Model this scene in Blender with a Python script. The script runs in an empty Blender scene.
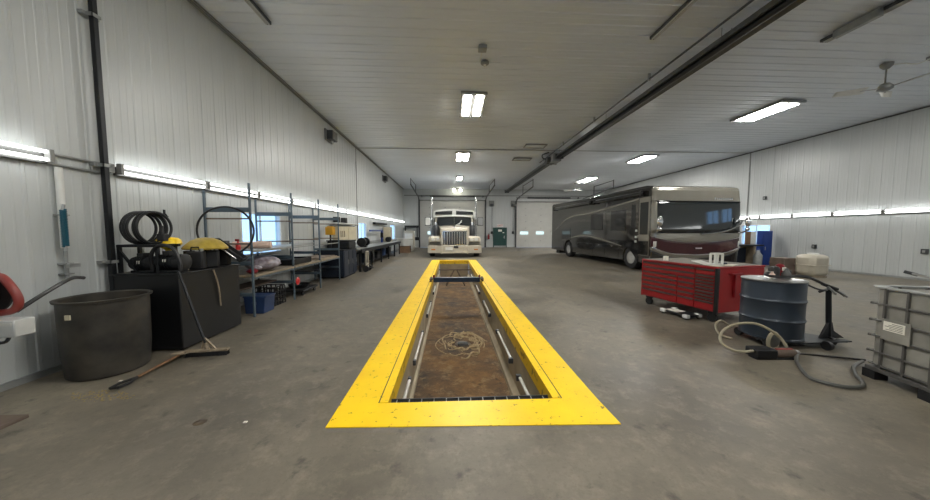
import bpy, math, random
from mathutils import Vector, Matrix
random.seed(7)
S = bpy.context.scene
COL = S.collection
PI = math.pi

# ------------------------------------------------------------------ materials
def lin(c):
    out = []
    for v in c:
        v = v / 255.0
        out.append(v / 12.92 if v <= 0.04045 else ((v + 0.055) / 1.055) ** 2.4)
    return tuple(out)

def mat(name, rgb, rough=0.5, metal=0.0, var=0.12, scale=6.0, bump=0.0, coat=0.0, stretch=None, rgb2=None):
    m = bpy.data.materials.new(name)
    m.use_nodes = True
    nt = m.node_tree
    b = nt.nodes['Principled BSDF']
    c = lin(rgb)
    b.inputs['Roughness'].default_value = rough
    b.inputs['Metallic'].default_value = metal
    if coat:
        b.inputs['Coat Weight'].default_value = coat
        b.inputs['Coat Roughness'].default_value = 0.05
    tc = nt.nodes.new('ShaderNodeTexCoord')
    mp = nt.nodes.new('ShaderNodeMapping')
    if stretch:
        mp.inputs['Scale'].default_value = stretch
    nz = nt.nodes.new('ShaderNodeTexNoise')
    nz.inputs['Scale'].default_value = scale
    nz.inputs['Detail'].default_value = 5
    nt.links.new(tc.outputs['Object'], mp.inputs['Vector'])
    nt.links.new(mp.outputs['Vector'], nz.inputs['Vector'])
    r = nt.nodes.new('ShaderNodeValToRGB')
    r.color_ramp.elements[0].position = 0.3
    r.color_ramp.elements[1].position = 0.7
    c2 = lin(rgb2) if rgb2 else tuple(min(1, v * (1 + var)) for v in c)
    c1 = c if rgb2 else tuple(v * (1 - var) for v in c)
    r.color_ramp.elements[0].color = (*c1, 1)
    r.color_ramp.elements[1].color = (*c2, 1)
    nt.links.new(nz.outputs['Fac'], r.inputs['Fac'])
    nt.links.new(r.outputs['Color'], b.inputs['Base Color'])
    if bump:
        bp = nt.nodes.new('ShaderNodeBump')
        bp.inputs['Strength'].default_value = bump
        bp.inputs['Distance'].default_value = 0.02
        nt.links.new(nz.outputs['Fac'], bp.inputs['Height'])
        nt.links.new(bp.outputs['Normal'], b.inputs['Normal'])
    return m

def emit(name, rgb, strength):
    m = bpy.data.materials.new(name)
    m.use_nodes = True
    nt = m.node_tree
    nt.nodes.remove(nt.nodes['Principled BSDF'])
    e = nt.nodes.new('ShaderNodeEmission')
    e.inputs['Color'].default_value = (*lin(rgb), 1)
    e.inputs['Strength'].default_value = strength
    nt.links.new(e.outputs[0], nt.nodes['Material Output'].inputs[0])
    return m

def glass(name, tint=(235, 242, 245)):
    m = bpy.data.materials.new(name)
    m.use_nodes = True
    nt = m.node_tree
    nt.nodes.remove(nt.nodes['Principled BSDF'])
    t = nt.nodes.new('ShaderNodeBsdfTransparent')
    t.inputs[0].default_value = (*lin(tint), 1)
    g = nt.nodes.new('ShaderNodeBsdfGlossy')
    g.inputs['Roughness'].default_value = 0.03
    mx = nt.nodes.new('ShaderNodeMixShader')
    mx.inputs[0].default_value = .06
    nt.links.new(t.outputs[0], mx.inputs[1])
    nt.links.new(g.outputs[0], mx.inputs[2])
    nt.links.new(mx.outputs[0], nt.nodes['Material Output'].inputs[0])
    return m

def concrete(name, base, dark, light, rough=0.55, mud=False, seed=0.0):
    """Stained slab: broad blotches, dark oil spots, pale scuffs."""
    m = bpy.data.materials.new(name)
    m.use_nodes = True
    nt = m.node_tree
    N, Lk = nt.nodes, nt.links
    b = N['Principled BSDF']
    tc = N.new('ShaderNodeTexCoord')
    mp = N.new('ShaderNodeMapping')
    mp.inputs['Location'].default_value = (seed, seed * .7, 0)
    Lk.new(tc.outputs['Object'], mp.inputs['Vector'])
    def noise(scale, detail=6, rough_=.6, dist=0.0):
        n = N.new('ShaderNodeTexNoise')
        n.inputs['Scale'].default_value = scale
        n.inputs['Detail'].default_value = detail
        n.inputs['Roughness'].default_value = rough_
        n.inputs['Distortion'].default_value = dist
        Lk.new(mp.outputs['Vector'], n.inputs['Vector'])
        return n
    def ramp(src, p0, p1, a=0.0, z=1.0):
        r = N.new('ShaderNodeMapRange')
        r.inputs['From Min'].default_value = p0
        r.inputs['From Max'].default_value = p1
        r.inputs['To Min'].default_value = a
        r.inputs['To Max'].default_value = z
        Lk.new(src, r.inputs['Value'])
        return r.outputs[0]
    def mix(f, a, c):
        x = N.new('ShaderNodeMix')
        x.data_type = 'RGBA'
        Lk.new(f, x.inputs['Factor'])
        if isinstance(a, tuple): x.inputs['A'].default_value = (*a, 1)
        else: Lk.new(a, x.inputs['A'])
        x.inputs['B'].default_value = (*c, 1)
        return x.outputs['Result']
    big = noise(.55 if not mud else 1.1, 8, .66, .15)
    col = mix(ramp(big.outputs['Fac'], .36, .66), lin(dark), lin(base))
    fine = noise(4.5 if not mud else 5.0, 9, .78, .1)
    col = mix(ramp(fine.outputs['Fac'], .5, .72, 0, .6), col, lin(light))
    grit = noise(11, 9, .8, .1)
    col = mix(ramp(grit.outputs['Fac'], .5, .72, 0, .6), col, lin(dark))
    spots = noise(4.2, 8, .62, .2)
    col = mix(ramp(spots.outputs['Fac'], .6, .7, 0, .75), col, tuple(v * .45 for v in lin(dark)))
    speck = noise(38, 3, .6)
    col = mix(ramp(speck.outputs['Fac'], .58, .8, 0, .45), col, tuple(v * .6 for v in lin(dark)))
    Lk.new(col, b.inputs['Base Color'])
    Lk.new(ramp(big.outputs['Fac'], .3, .7, rough - .12, rough + .1), b.inputs['Roughness'])
    bp = N.new('ShaderNodeBump')
    bp.inputs['Strength'].default_value = .12 if not mud else .35
    bp.inputs['Distance'].default_value = .015
    Lk.new(fine.outputs['Fac'], bp.inputs['Height'])
    Lk.new(bp.outputs['Normal'], b.inputs['Normal'])
    return m

def worn_paint(name, rgb, under, amount=.66, rough=.45, scale=9):
    m = mat(name, rgb, rough, var=.07, scale=2.5)
    nt = m.node_tree
    b = nt.nodes['Principled BSDF']
    src = b.inputs['Base Color'].links[0].from_socket
    tc = nt.nodes.new('ShaderNodeTexCoord')
    nz = nt.nodes.new('ShaderNodeTexNoise')
    nz.inputs['Scale'].default_value = scale
    nz.inputs['Detail'].default_value = 8
    nz.inputs['Roughness'].default_value = .7
    nt.links.new(tc.outputs['Object'], nz.inputs['Vector'])
    mr = nt.nodes.new('ShaderNodeMapRange')
    mr.inputs['From Min'].default_value = amount
    mr.inputs['From Max'].default_value = amount + .06
    mr.inputs['To Max'].default_value = .8
    nt.links.new(nz.outputs['Fac'], mr.inputs['Value'])
    mx = nt.nodes.new('ShaderNodeMix')
    mx.data_type = 'RGBA'
    mx.inputs['B'].default_value = (*lin(under), 1)
    nt.links.new(mr.outputs[0], mx.inputs['Factor'])
    nt.links.new(src, mx.inputs['A'])
    nt.links.new(mx.outputs['Result'], b.inputs['Base Color'])
    return m

M = {}
M['wall'] = mat('white_wall_sheet', (180, 183, 182), .34, .0, .04, 3.0, .05, stretch=(1, 1, .15))
M['ceil'] = mat('white_ceiling_sheet', (208, 213, 219), .36, .0, .04, 2.0, .03, stretch=(.2, 1, 1))
M['floor'] = concrete('stained_concrete', (126, 118, 104), (84, 78, 68), (146, 136, 119), .5)
M['pitfloor'] = concrete('muddy_pit_floor', (124, 92, 54), (44, 31, 18), (166, 142, 102), .85, True, 3.0)
M['pitwall'] = mat('dirty_pit_wall', (150, 138, 116), .7, var=.25, scale=2.5, bump=.1)
M['yellow'] = worn_paint('worn_yellow_paint', (253, 206, 0), (84, 70, 26), .6, .42, 15)
M['seam'] = mat('dark_seam', (60, 60, 58), .6)
M['trimgrey'] = mat('grey_trim', (120, 121, 118), .5)
M['blacksteel'] = mat('black_steel', (26, 28, 31), .42, .3, .2)
M['darksteel'] = mat('dark_grey_steel', (70, 72, 74), .45, .4, .2)
M['tankblack'] = mat('black_tank_paint', (17, 18, 20), .4, .0, .3, 3)
M['rubber'] = mat('black_rubber', (18, 18, 20), .6, .0, .2)
M['hoseblack'] = mat('black_hose', (22, 22, 24), .38, .0, .2)
M['tub'] = mat('dirty_black_plastic', (26, 25, 23), .5, .0, .35, 4, .1, rgb2=(66, 61, 53))
M['chrome'] = mat('chrome', (225, 225, 225), .12, 1.0, .02)
M['steel'] = mat('brushed_steel', (165, 166, 165), .35, .8, .1)
M['galv'] = mat('galvanised', (150, 152, 150), .5, .4, .12)
M['rackblue'] = mat('grey_blue_rack_steel', (80, 94, 104), .45, .2, .15)
M['rackbrown'] = mat('rusty_brown_bar', (112, 98, 84), .55, .2, .2)
M['plank'] = mat('worn_board', (138, 124, 104), .65, .0, .25, 5, .1, stretch=(6, .7, 1))
M['wood'] = mat('wooden_handle', (118, 86, 54), .5, .0, .25, 8, stretch=(6, 6, 1))
M['hard_yellow'] = mat('yellow_plastic', (236, 196, 10), .45, .0, .1)
M['dirty_yellow'] = mat('dirty_yellow_plastic', (168, 144, 52), .5, .0, .25, 9)
M['blueplastic'] = mat('blue_plastic', (36, 56, 92), .4, .0, .2)
M['navy'] = mat('navy_cabinet_paint', (32, 40, 54), .4, .1, .15)
M['red'] = mat('tool_chest_red', (146, 22, 27), .38, .1, .08)
M['darkred'] = mat('dark_red', (126, 20, 30), .4, .1, .1)
M['drawer_edge'] = mat('dark_drawer_pull', (92, 84, 82), .4, .4, .1)
M['drumblue'] = mat('slate_blue_drum', (46, 55, 66), .36, .2, .14, 4)
M['white'] = mat('white_plastic', (208, 208, 203), .45, .0, .05)
M['cream'] = mat('cream_paint', (178, 171, 155), .35, .0, .06)
M['beige'] = mat('beige_board', (196, 186, 160), .55, .0, .1)
M['cardboard'] = mat('brown_cardboard', (118, 92, 70), .75, .0, .15)
M['brownbox'] = mat('brown_crate', (98, 84, 74), .7, .0, .2)
M['bluelift'] = mat('blue_lift_paint', (24, 54, 124), .4, .1, .1)
M['green'] = mat('dark_green_door', (30, 66, 62), .42, .1, .08)
M['doorwhite'] = mat('white_door_panel', (184, 183, 177), .45, .0, .04, 2)
M['ibc'] = mat('dirty_white_tank_plastic', (118, 116, 110), .5, .0, .22, 4, rgb2=(150, 147, 138))
M['ibcsteel'] = mat('galvanised_cage', (92, 90, 87), .5, .4, .2)
M['redhose'] = mat('dull_red_hose', (132, 52, 46), .45, .0, .15)
M['beigehose'] = mat('beige_hose', (152, 144, 122), .5, .0, .12)
M['greyhose'] = mat('grey_hose', (86, 86, 82), .45, .0, .2)
M['teal'] = mat('teal_coiled_hose', (22, 78, 94), .4)
M['bag'] = mat('grey_plastic_bag', (178, 174, 184), .3, .0, .35, 9, .4, rgb2=(92, 74, 80))
M['pink'] = mat('pinkish_paper', (214, 186, 170), .6)
M['lens'] = mat('clear_lamp_lens', (196, 196, 190), .25)
M['amber'] = mat('amber_lens', (190, 110, 30), .3)
M['redlens'] = mat('red_plastic', (196, 40, 40), .35)
M['rvgrey'] = mat('rv_dark_grey_paint', (54, 53, 51), .09, .35, .06, 2, coat=.8)
M['rvlight'] = mat('rv_champagne_paint', (138, 134, 124), .2, .45, .05, 2, coat=.8)
M['rvmid'] = mat('rv_mid_grey_paint', (88, 85, 80), .18, .45, .05, 2, coat=.8)
M['rvdark'] = mat('rv_charcoal_paint', (26, 26, 28), .14, .2, .06, 2, coat=.9)
M['burgundy'] = mat('rv_burgundy_paint', (66, 26, 34), .14, .2, .06, 2, coat=.9)
M['darkglass'] = mat('tinted_glass', (22, 27, 29), .06, .0, .05)
M['darkglass'].node_tree.nodes['Principled BSDF'].inputs['IOR'].default_value = 1.8
M['sideglass'] = mat('tinted_side_glass', (44, 45, 45), .08, .0, .05)
M['glass'] = glass('window_glass')
M['paper'] = mat('white_paper', (226, 222, 210), .7)
M['ink'] = mat('dark_ink', (92, 88, 82), .7)
M['tube'] = emit('fluorescent_tube', (250, 253, 252), 3.6)
M['tubewarm'] = emit('fluorescent_tube_warm', (255, 253, 246), 27.0)
M['tubefar'] = emit('fluorescent_tube_far', (255, 253, 248), 55.0)
M['bulb'] = emit('round_bulb', (255, 250, 226), 10.0)
M['daylight'] = emit('daylight_pane', (206, 238, 240), .45)
M['pitlamp'] = mat('grey_pit_lamp_tube', (190, 188, 180), .3)
M['swirl'] = mat('dried_mud', (158, 138, 104), .8, .0, .3, 12)
M['beamblue'] = mat('dark_blue_beam', (24, 44, 68), .4, .1, .15)
M['lid'] = mat('dark_drum_lid', (40, 43, 46), .75, .0, .2)
M['alloy'] = mat('polished_wheel', (196, 196, 194), .25, .6, .1)
M['lampyellow'] = mat('amber_yellow_paint', (206, 152, 30), .45)
M['chestmat'] = mat('grey_worn_mat', (112, 107, 98), .7, .0, .25, 9)
M['sawdust'] = mat('sawdust', (150, 134, 98), .9)
M['unlit'] = mat('unlit_tube', (176, 177, 174), .35)
M['fixture'] = mat('white_fixture_enamel', (128, 128, 125), .4)
M['shield'] = mat('heater_reflector', (92, 92, 90), .4, .5, .12)
M['dirtdark'] = mat('oily_sludge', (44, 36, 28), .35, .0, .4, 7, .4, rgb2=(92, 76, 54))

# ------------------------------------------------------------------ mesh helper
class MB:
    def __init__(s):
        s.v, s.f = [], []
    def add(s, vs, fs):
        o = len(s.v)
        s.v += [tuple(p) for p in vs]
        s.f += [tuple(i + o for i in f) for f in fs]
        return s
    def box(s, x0, x1, y0, y1, z0, z1, R=None):
        vs = [(x, y, z) for z in (z0, z1) for y in (y0, y1) for x in (x0, x1)]
        if R is not None: vs = [tuple(R @ Vector(p)) for p in vs]
        return s.add(vs, [(0, 2, 3, 1), (4, 5, 7, 6), (0, 1, 5, 4), (2, 6, 7, 3), (0, 4, 6, 2), (1, 3, 7, 5)])
    def bar(s, a, b, w, h=None, up=(0, 0, 1)):
        """rectangular bar from a to b"""
        h = h or w
        a, b = Vector(a), Vector(b)
        d = (b - a).normalized()
        u = Vector(up)
        if abs(d.dot(u)) > .98: u = Vector((0, 1, 0))
        x = d.cross(u).normalized()
        y = x.cross(d)
        vs = []
        for p in (a, b):
            for sx, sy in ((-1, -1), (1, -1), (1, 1), (-1, 1)):
                vs.append(p + x * w / 2 * sx + y * h / 2 * sy)
        return s.add(vs, [(0, 1, 2, 3), (7, 6, 5, 4), (0, 4, 5, 1), (1, 5, 6, 2), (2, 6, 7, 3), (3, 7, 4, 0)])
    def tube(s, pts, r, n=10, closed=False, r2=None):
        P = [Vector(p) for p in pts]
        k = len(P)
        o = len(s.v)
        T = []
        for i in range(k):
            a = P[i - 1] if (i or closed) else P[0]
            b = P[(i + 1) % k] if (i < k - 1 or closed) else P[-1]
            T.append((b - a).normalized())
        nrm = T[0].orthogonal().normalized()
        for i in range(k):
            nrm = (nrm - T[i] * nrm.dot(T[i]))
            nrm = nrm.normalized() if nrm.length > 1e-6 else T[i].orthogonal().normalized()
            bn = T[i].cross(nrm)
            rr = r if r2 is None else r + (r2 - r) * i / (k - 1)
            for j in range(n):
                t = 2 * PI * j / n
                s.v.append(tuple(P[i] + (nrm * math.cos(t) + bn * math.sin(t)) * rr))
        for i in range(k if closed else k - 1):
            for j in range(n):
                a, b = o + i * n + j, o + i * n + (j + 1) % n
                c, d = o + ((i + 1) % k) * n + (j + 1) % n, o + ((i + 1) % k) * n + j
                s.f.append((a, b, c, d))
        if not closed:
            s.f.append(tuple(o + j for j in range(n))[::-1])
            s.f.append(tuple(o + (k - 1) * n + j for j in range(n)))
        return s
    def cyl(s, a, b, r, n=20, r2=None):
        return s.tube([a, b], r, n, r2=r2)
    def lathe(s, prof, c=(0, 0, 0), n=32, axis='z', caps=True):
        o = len(s.v)
        k = len(prof)
        for (r, h) in prof:
            for j in range(n):
                t = 2 * PI * j / n
                x, y = r * math.cos(t), r * math.sin(t)
                p = (x, y, h) if axis == 'z' else ((h, x, y) if axis == 'x' else (x, h, y))
                s.v.append((p[0] + c[0], p[1] + c[1], p[2] + c[2]))
        for i in range(k - 1):
            for j in range(n):
                s.f.append((o + i * n + j, o + i * n + (j + 1) % n, o + (i + 1) * n + (j + 1) % n, o + (i + 1) * n + j))
        if caps and prof[0][0] > 1e-5: s.f.append(tuple(o + j for j in range(n))[::-1])
        if caps and prof[-1][0] > 1e-5: s.f.append(tuple(o + (k - 1) * n + j for j in range(n)))
        return s
    def prism(s, poly, axis, a, b):
        k = len(poly)
        def P(q, h):
            return {'x': (h, q[0], q[1]), 'y': (q[0], h, q[1]), 'z': (q[0], q[1], h)}[axis]
        vs = [P(q, a) for q in poly] + [P(q, b) for q in poly]
        fs = [tuple(range(k)), tuple(range(2 * k - 1, k - 1, -1))]
        fs += [(i, k + i, k + (i + 1) % k, (i + 1) % k) for i in range(k)]
        return s.add(vs, fs)
    def grid(s, fn, nu, nv):
        vs = [fn(i / nu, j / nv) for j in range(nv + 1) for i in range(nu + 1)]
        fs = [(j * (nu + 1) + i, j * (nu + 1) + i + 1, (j + 1) * (nu + 1) + i + 1, (j + 1) * (nu + 1) + i) for j in range(nv) for i in range(nu)]
        return s.add(vs, fs)
    def ball(s, c, r, n=16, m=10, jit=0.0, seed=0):
        rnd = random.Random(seed)
        r = r if isinstance(r, tuple) else (r, r, r)
        o = len(s.v)
        for i in range(m + 1):
            for j in range(n):
                a, t = PI * i / m, 2 * PI * j / n
                k = 1 + (rnd.uniform(-jit, jit) if 0 < i < m else 0)
                s.v.append((c[0] + r[0] * math.sin(a) * math.cos(t) * k, c[1] + r[1] * math.sin(a) * math.sin(t) * k, c[2] + r[2] * math.cos(a) * k))
        for i in range(m):
            for j in range(n):
                s.f.append((o + i * n + j, o + (i + 1) * n + j, o + (i + 1) * n + (j + 1) % n, o + i * n + (j + 1) % n))
        return s
    def build(s, name, m, parent=None, bevel=0.0, smooth=True, ang=38, solid=0.0, loc=None):
        me = bpy.data.meshes.new(name)
        me.from_pydata(s.v, [], s.f)
        me.validate()
        import bmesh
        bm = bmesh.new()
        bm.from_mesh(me)
        bmesh.ops.remove_doubles(bm, verts=bm.verts, dist=1e-5)
        bmesh.ops.recalc_face_normals(bm, faces=bm.faces)
        bm.to_mesh(me)
        bm.free()
        me.materials.append(M[m] if isinstance(m, str) else m)
        if smooth:
            me.shade_smooth()
            me.set_sharp_from_angle(angle=math.radians(ang))
        o = bpy.data.objects.new(name, me)
        COL.objects.link(o)
        if parent is not None: o.parent = parent
        if loc is not None: o.location = loc
        if solid:
            q = o.modifiers.new('thick', 'SOLIDIFY')
            q.thickness = solid
        if bevel:
            q = o.modifiers.new('bevel', 'BEVEL')
            q.width = bevel
            q.segments = 2
            q.limit_method = 'ANGLE'
            q.angle_limit = math.radians(50)
        return o

def smoothline(pts, k=8, closed=False):
    P = [Vector(p) for p in pts]
    n = len(P)
    out = []
    for i in range(n if closed else n - 1):
        if closed: p0, p1, p2, p3 = P[i - 1], P[i], P[(i + 1) % n], P[(i + 2) % n]
        else: p0, p1, p2, p3 = P[max(i - 1, 0)], P[i], P[i + 1], P[min(i + 2, n - 1)]
        for j in range(k):
            t = j / k
            out.append(.5 * ((2 * p1) + (p2 - p0) * t + (2 * p0 - 5 * p1 + 4 * p2 - p3) * t * t + (3 * p1 - p0 - 3 * p2 + p3) * t ** 3))
    if not closed: out.append(P[-1])
    return out

def circle(c, r, n=40, plane='xz', rot=0.0, rz=None):
    rz = rz or r
    out = []
    for i in range(n):
        t = 2 * PI * i / n
        a, b = r * math.cos(t), rz * math.sin(t)
        if plane == 'xz': p = Vector((a * math.cos(rot), a * math.sin(rot), b))
        elif plane == 'yz': p = Vector((0, a, b))
        else: p = Vector((a, b, 0))
        out.append(Vector(c) + p)
    return out

def tag(o, label, cat, group=None, kind=None):
    if kind: o['kind'] = kind
    if label: o['label'] = label
    if cat: o['category'] = cat
    if group: o['group'] = group
    return o

def thing(name, label, cat, loc=(0, 0, 0), rz=0.0, group=None):
    o = bpy.data.objects.new(name, None)
    COL.objects.link(o)
    o.location = loc
    o.rotation_euler = (0, 0, rz)
    o.empty_display_size = .1
    return tag(o, label, cat, group)

def structure(o, label=None):
    o['kind'] = 'structure'
    if label: o['label'] = label
    return o

def dup(root, loc, rz=None, label=None):
    r = root.copy()
    COL.objects.link(r)
    r.location = loc
    if rz is not None: r.rotation_euler = (0, 0, rz)
    if label: r['label'] = label
    for ch in list(root.children):
        c = ch.copy()
        COL.objects.link(c)
        c.parent = r
        for g in list(ch.children):
            d = g.copy()
            COL.objects.link(d)
            d.parent = c
    return r

def text(body, size, m, loc, rot, parent, name, ext=.002, label=None):
    c = bpy.data.curves.new(name, 'FONT')
    c.body = body
    c.size = size
    c.extrude = ext
    c.align_x = 'CENTER'
    c.align_y = 'CENTER'
    c.resolution_u = 3
    tmp = bpy.data.objects.new(name, c)
    COL.objects.link(tmp)
    bpy.context.view_layer.update()
    me = bpy.data.meshes.new_from_object(tmp.evaluated_get(bpy.context.evaluated_depsgraph_get()))
    bpy.data.objects.remove(tmp)
    me.name = name
    me.materials.clear()
    me.materials.append(M[m])
    o = bpy.data.objects.new(name, me)
    COL.objects.link(o)
    o.location = loc
    o.rotation_euler = rot
    o.parent = parent
    return o

ORD = ['first', 'second', 'third', 'fourth', 'fifth', 'sixth', 'seventh', 'eighth', 'ninth', 'tenth', 'eleventh', 'twelfth', 'thirteenth',
       'fourteenth', 'fifteenth', 'sixteenth', 'seventeenth', 'eighteenth', 'nineteenth', 'twentieth']

# ------------------------------------------------------------------ room shell
XL, XR, YN, YB, ZC = -4.5, 15.2, -5.0, 29.0, 5.58

def ribbed(axis, plane, a0, a1, z0, z1, inward, openings=(), pitch=.3, depth=.008, minor=True):
    """Ribbed sheet wall. axis 'y': plane x=const running along y. openings: (a,b,z0,z1)."""
    prof = []
    n = int((a1 - a0) / pitch)
    for i in range(n + 1):
        b = a0 + i * pitch
        for da, d in ((0, 0), (.012, depth), (.036, depth), (.048, 0), (.13, 0), (.136, depth * .3), (.15, depth * .3), (.156, 0), (.22, 0), (.226, depth * .3), (.24, depth * .3), (.246, 0)):
            if b + da < a1: prof.append((b + da, d))
    prof.append((a1, 0))
    for o in openings:
        for e in o[:2]:
            prof = [q for q in prof if abs(q[0] - e) > .004] + [(e, 0)]
    prof.sort()
    mb = MB()
    for (p, d), (q, e) in zip(prof, prof[1:]):
        mid = (p + q) / 2
        segs = [(z0, z1)]
        for o in openings:
            if o[0] < mid < o[1]:
                ns = []
                for s0, s1 in segs:
                    if o[2] > s0: ns.append((s0, min(s1, o[2])))
                    if o[3] < s1: ns.append((max(s0, o[3]), s1))
                segs = [t for t in ns if t[1] - t[0] > 1e-4]
        for s0, s1 in segs:
            if axis == 'y':
                vs = [(plane + inward * d, p, s0), (plane + inward * e, q, s0), (plane + inward * e, q, s1), (plane + inward * d, p, s1)]
            else:
                vs = [(p, plane + inward * d, s0), (q, plane + inward * e, s0), (q, plane + inward * e, s1), (p, plane + inward * d, s1)]
            mb.add(vs, [(0, 1, 2, 3)])
    return mb

WIN_L = [(6.69, 8.13, 1.08, 1.98), (14.9, 16.2, 1.05, 1.98), (22.7, 24.5, .95, 2.02)]
WIN_R = [(13.6, 14.95, .93, 1.86), (6.3, 7.0, 2.4, 3.1), (7.15, 7.95, 2.4, 3.1)]
WIN_N = [(-2.6, -1.0, 1.0, 2.3), (8.4, 10.2, 1.0, 2.4), (10.6, 12.4, 1.0, 2.4)]
structure(ribbed('y', XL, YN, YB, 0, ZC, 1, WIN_L).build('wall_left', 'wall', ang=20), 'white ribbed metal left wall')
structure(ribbed('y', XR, YN, YB, 0, ZC, -1, WIN_R).build('wall_right', 'wall', ang=20), 'white ribbed metal right wall')
DOORS = [(-2.9, 3.3, 0, 4.45), (6.4, 12.6, 0, 4.35)]
structure(ribbed('x', YB, XL, XR, 0, ZC, -1, DOORS, depth=.006).build('wall_back', 'wall', ang=20), 'white end wall with the vehicle doors')
structure(ribbed('x', YN, XL, XR, 0, ZC, 1, WIN_N).build('wall_near', 'wall', ang=20))

mb = MB()
y = YN
prof = []
while y < YB:
    for dy, d in ((0, 0), (.016, -.016), (.036, -.016), (.052, 0), (.14, 0), (.146, -.003), (.16, -.003), (.166, 0)):
        if y + dy < YB: prof.append((y + dy, ZC + d))
    y += .28
prof.append((YB, ZC))
for (p, a), (q, b) in zip(prof, prof[1:]):
    mb.add([(XL, p, a), (XR, p, a), (XR, q, b), (XL, q, b)], [(0, 1, 2, 3)])
structure(mb.build('ceiling', 'ceil', ang=20), 'white ribbed metal ceiling')

# pit numbers
PX0, PX1, PY0, PY1, PZ = -.585, .972, 2.72, 16.1, -.85
OX0, OX1, OY0, OY1 = -1.02, 1.39, 2.365, 16.42
mb = MB()
for (a, b, c, d) in ((XL, XR, YN, PY0), (XL, PX0, PY0, PY1), (PX1, XR, PY0, PY1), (XL, XR, PY1, YB)):
    mb.add([(a, c, 0), (b, c, 0), (b, d, 0), (a, d, 0)], [(0, 1, 2, 3)])
structure(mb.build('floor', 'floor', smooth=False), 'grey stained concrete floor')
# painted surround and lip of the pit
mb = MB()
i0, i1, j0, j1 = PX0 - .085, PX1 + .085, PY0, PY1
T = .006
mb.prism([(OX0, 2.392), (OX1 + .015, 2.322), (OX1, j0), (OX0, j0)], 'z', 0, T)
mb.box(OX0, OX1, j1, OY1, 0, T)
mb.box(OX0, i0 - .006, j0, j1, 0, T)
mb.box(i1 + .006, OX1, j0, j1, 0, T)
mb.box(i0 + .006, PX0, j0 + .01, j1, 0, T)
mb.box(PX1, i1 - .006, j0 + .01, j1, 0, T)
structure(mb.build('trim_1', 'yellow', smooth=False), 'yellow painted surround of the service pit')
mb = MB()
mb.box(i0 - .006, i0 + .006, j0, j1, .0, .002).box(i1 - .006, i1 + .006, j0, j1, .0, .002)
structure(mb.build('trim_2', 'seam', smooth=False), 'dark seam of the steel lip along the pit')
mb = MB()
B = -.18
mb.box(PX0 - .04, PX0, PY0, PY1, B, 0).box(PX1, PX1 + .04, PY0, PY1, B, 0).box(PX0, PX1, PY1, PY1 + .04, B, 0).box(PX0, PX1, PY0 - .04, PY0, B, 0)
M['yellowdirtshade'] = worn_paint('dirty_shaded_yellow_band', (224, 182, 10), (92, 74, 30), .56, .5, 7)  # dirt and the pit mouth's shade both painted into the band's yellow
structure(mb.build('trim_3', 'yellowdirtshade', smooth=False), 'yellow painted band inside the pit mouth')
mb = MB()
mb.prism([(PX0 - .03, B), (PX0 - .004, B), (PX0 - .004, -.76), (PX0 + .035, -.79), (PX0 + .035, PZ), (PX0 - .03, PZ)], 'y', PY0, PY1)
structure(mb.build('wall_pit_left', 'pitwall', smooth=False), 'left side wall of the pit')
mb = MB()
mb.prism([(PX1 + .03, B), (PX1 + .004, B), (PX1 + .004, -.72), (PX1 - .07, -.79), (PX1 - .08, PZ), (PX1 + .03, PZ)], 'y', PY0, PY1)
structure(mb.build('wall_pit_right', 'pitwall', smooth=False), 'right side wall of the pit')
structure(MB().box(PX0, PX1, PY1, PY1 + .05, PZ, B).build('wall_pit_back', 'pitwall', smooth=False), 'far end wall of the pit')
structure(MB().box(PX0, PX1, PY0 - .05, PY0, PZ, B).build('wall_pit_near', 'pitwall', smooth=False))
structure(MB().box(PX0 - .05, PX1 + .05, PY0 - .05, PY1 + .05, PZ - .05, PZ).build('floor_pit', 'pitfloor', smooth=False), 'muddy brown floor of the pit')
# long corner trims and sheet joints
structure(MB().box(XL + .015, XL + .07, YN, YB, ZC - .05, ZC - .026).box(XL + .09, XL + .12, YN, YB, ZC - .035, ZC - .024).build('trim_4', 'trimgrey', smooth=False), 'grey corner trim between left wall and ceiling')
structure(MB().box(XR - .05, XR - .015, YN, YB, ZC - .06, ZC - .026).build('trim_5', 'seam', smooth=False), 'dark corner trim between right wall and ceiling')
structure(MB().box(XL + .1, XR - .1, 14.82, 14.88, ZC - .035, ZC - .023).build('trim_6', 'trimgrey', smooth=False), 'joint strip across the ceiling')
structure(MB().box(XL + .015, XL + .03, 14.72, 14.76, .1, ZC - .06).build('trim_7', 'trimgrey', smooth=False), 'joint strip up the left wall')
structure(MB().box(XR - .03, XR - .015, 14.72, 14.76, .1, ZC - .06).build('trim_8', 'trimgrey', smooth=False), 'joint strip up the right wall')
structure(MB().box(XL + .002, XL + .035, YN, YB, 0, .07).build('baseboard_left', 'galv', smooth=False), 'metal base strip of the left wall')
structure(MB().box(XR - .035, XR - .002, YN, YB, 0, .07).build('baseboard_right', 'galv', smooth=False))
structure(MB().box(XL + .1, XR - .1, YB - .05, YB - .012, 4.92, 5.0).build('trim_9', 'trimgrey', smooth=False), 'horizontal strip across the top of the end wall')

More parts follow.
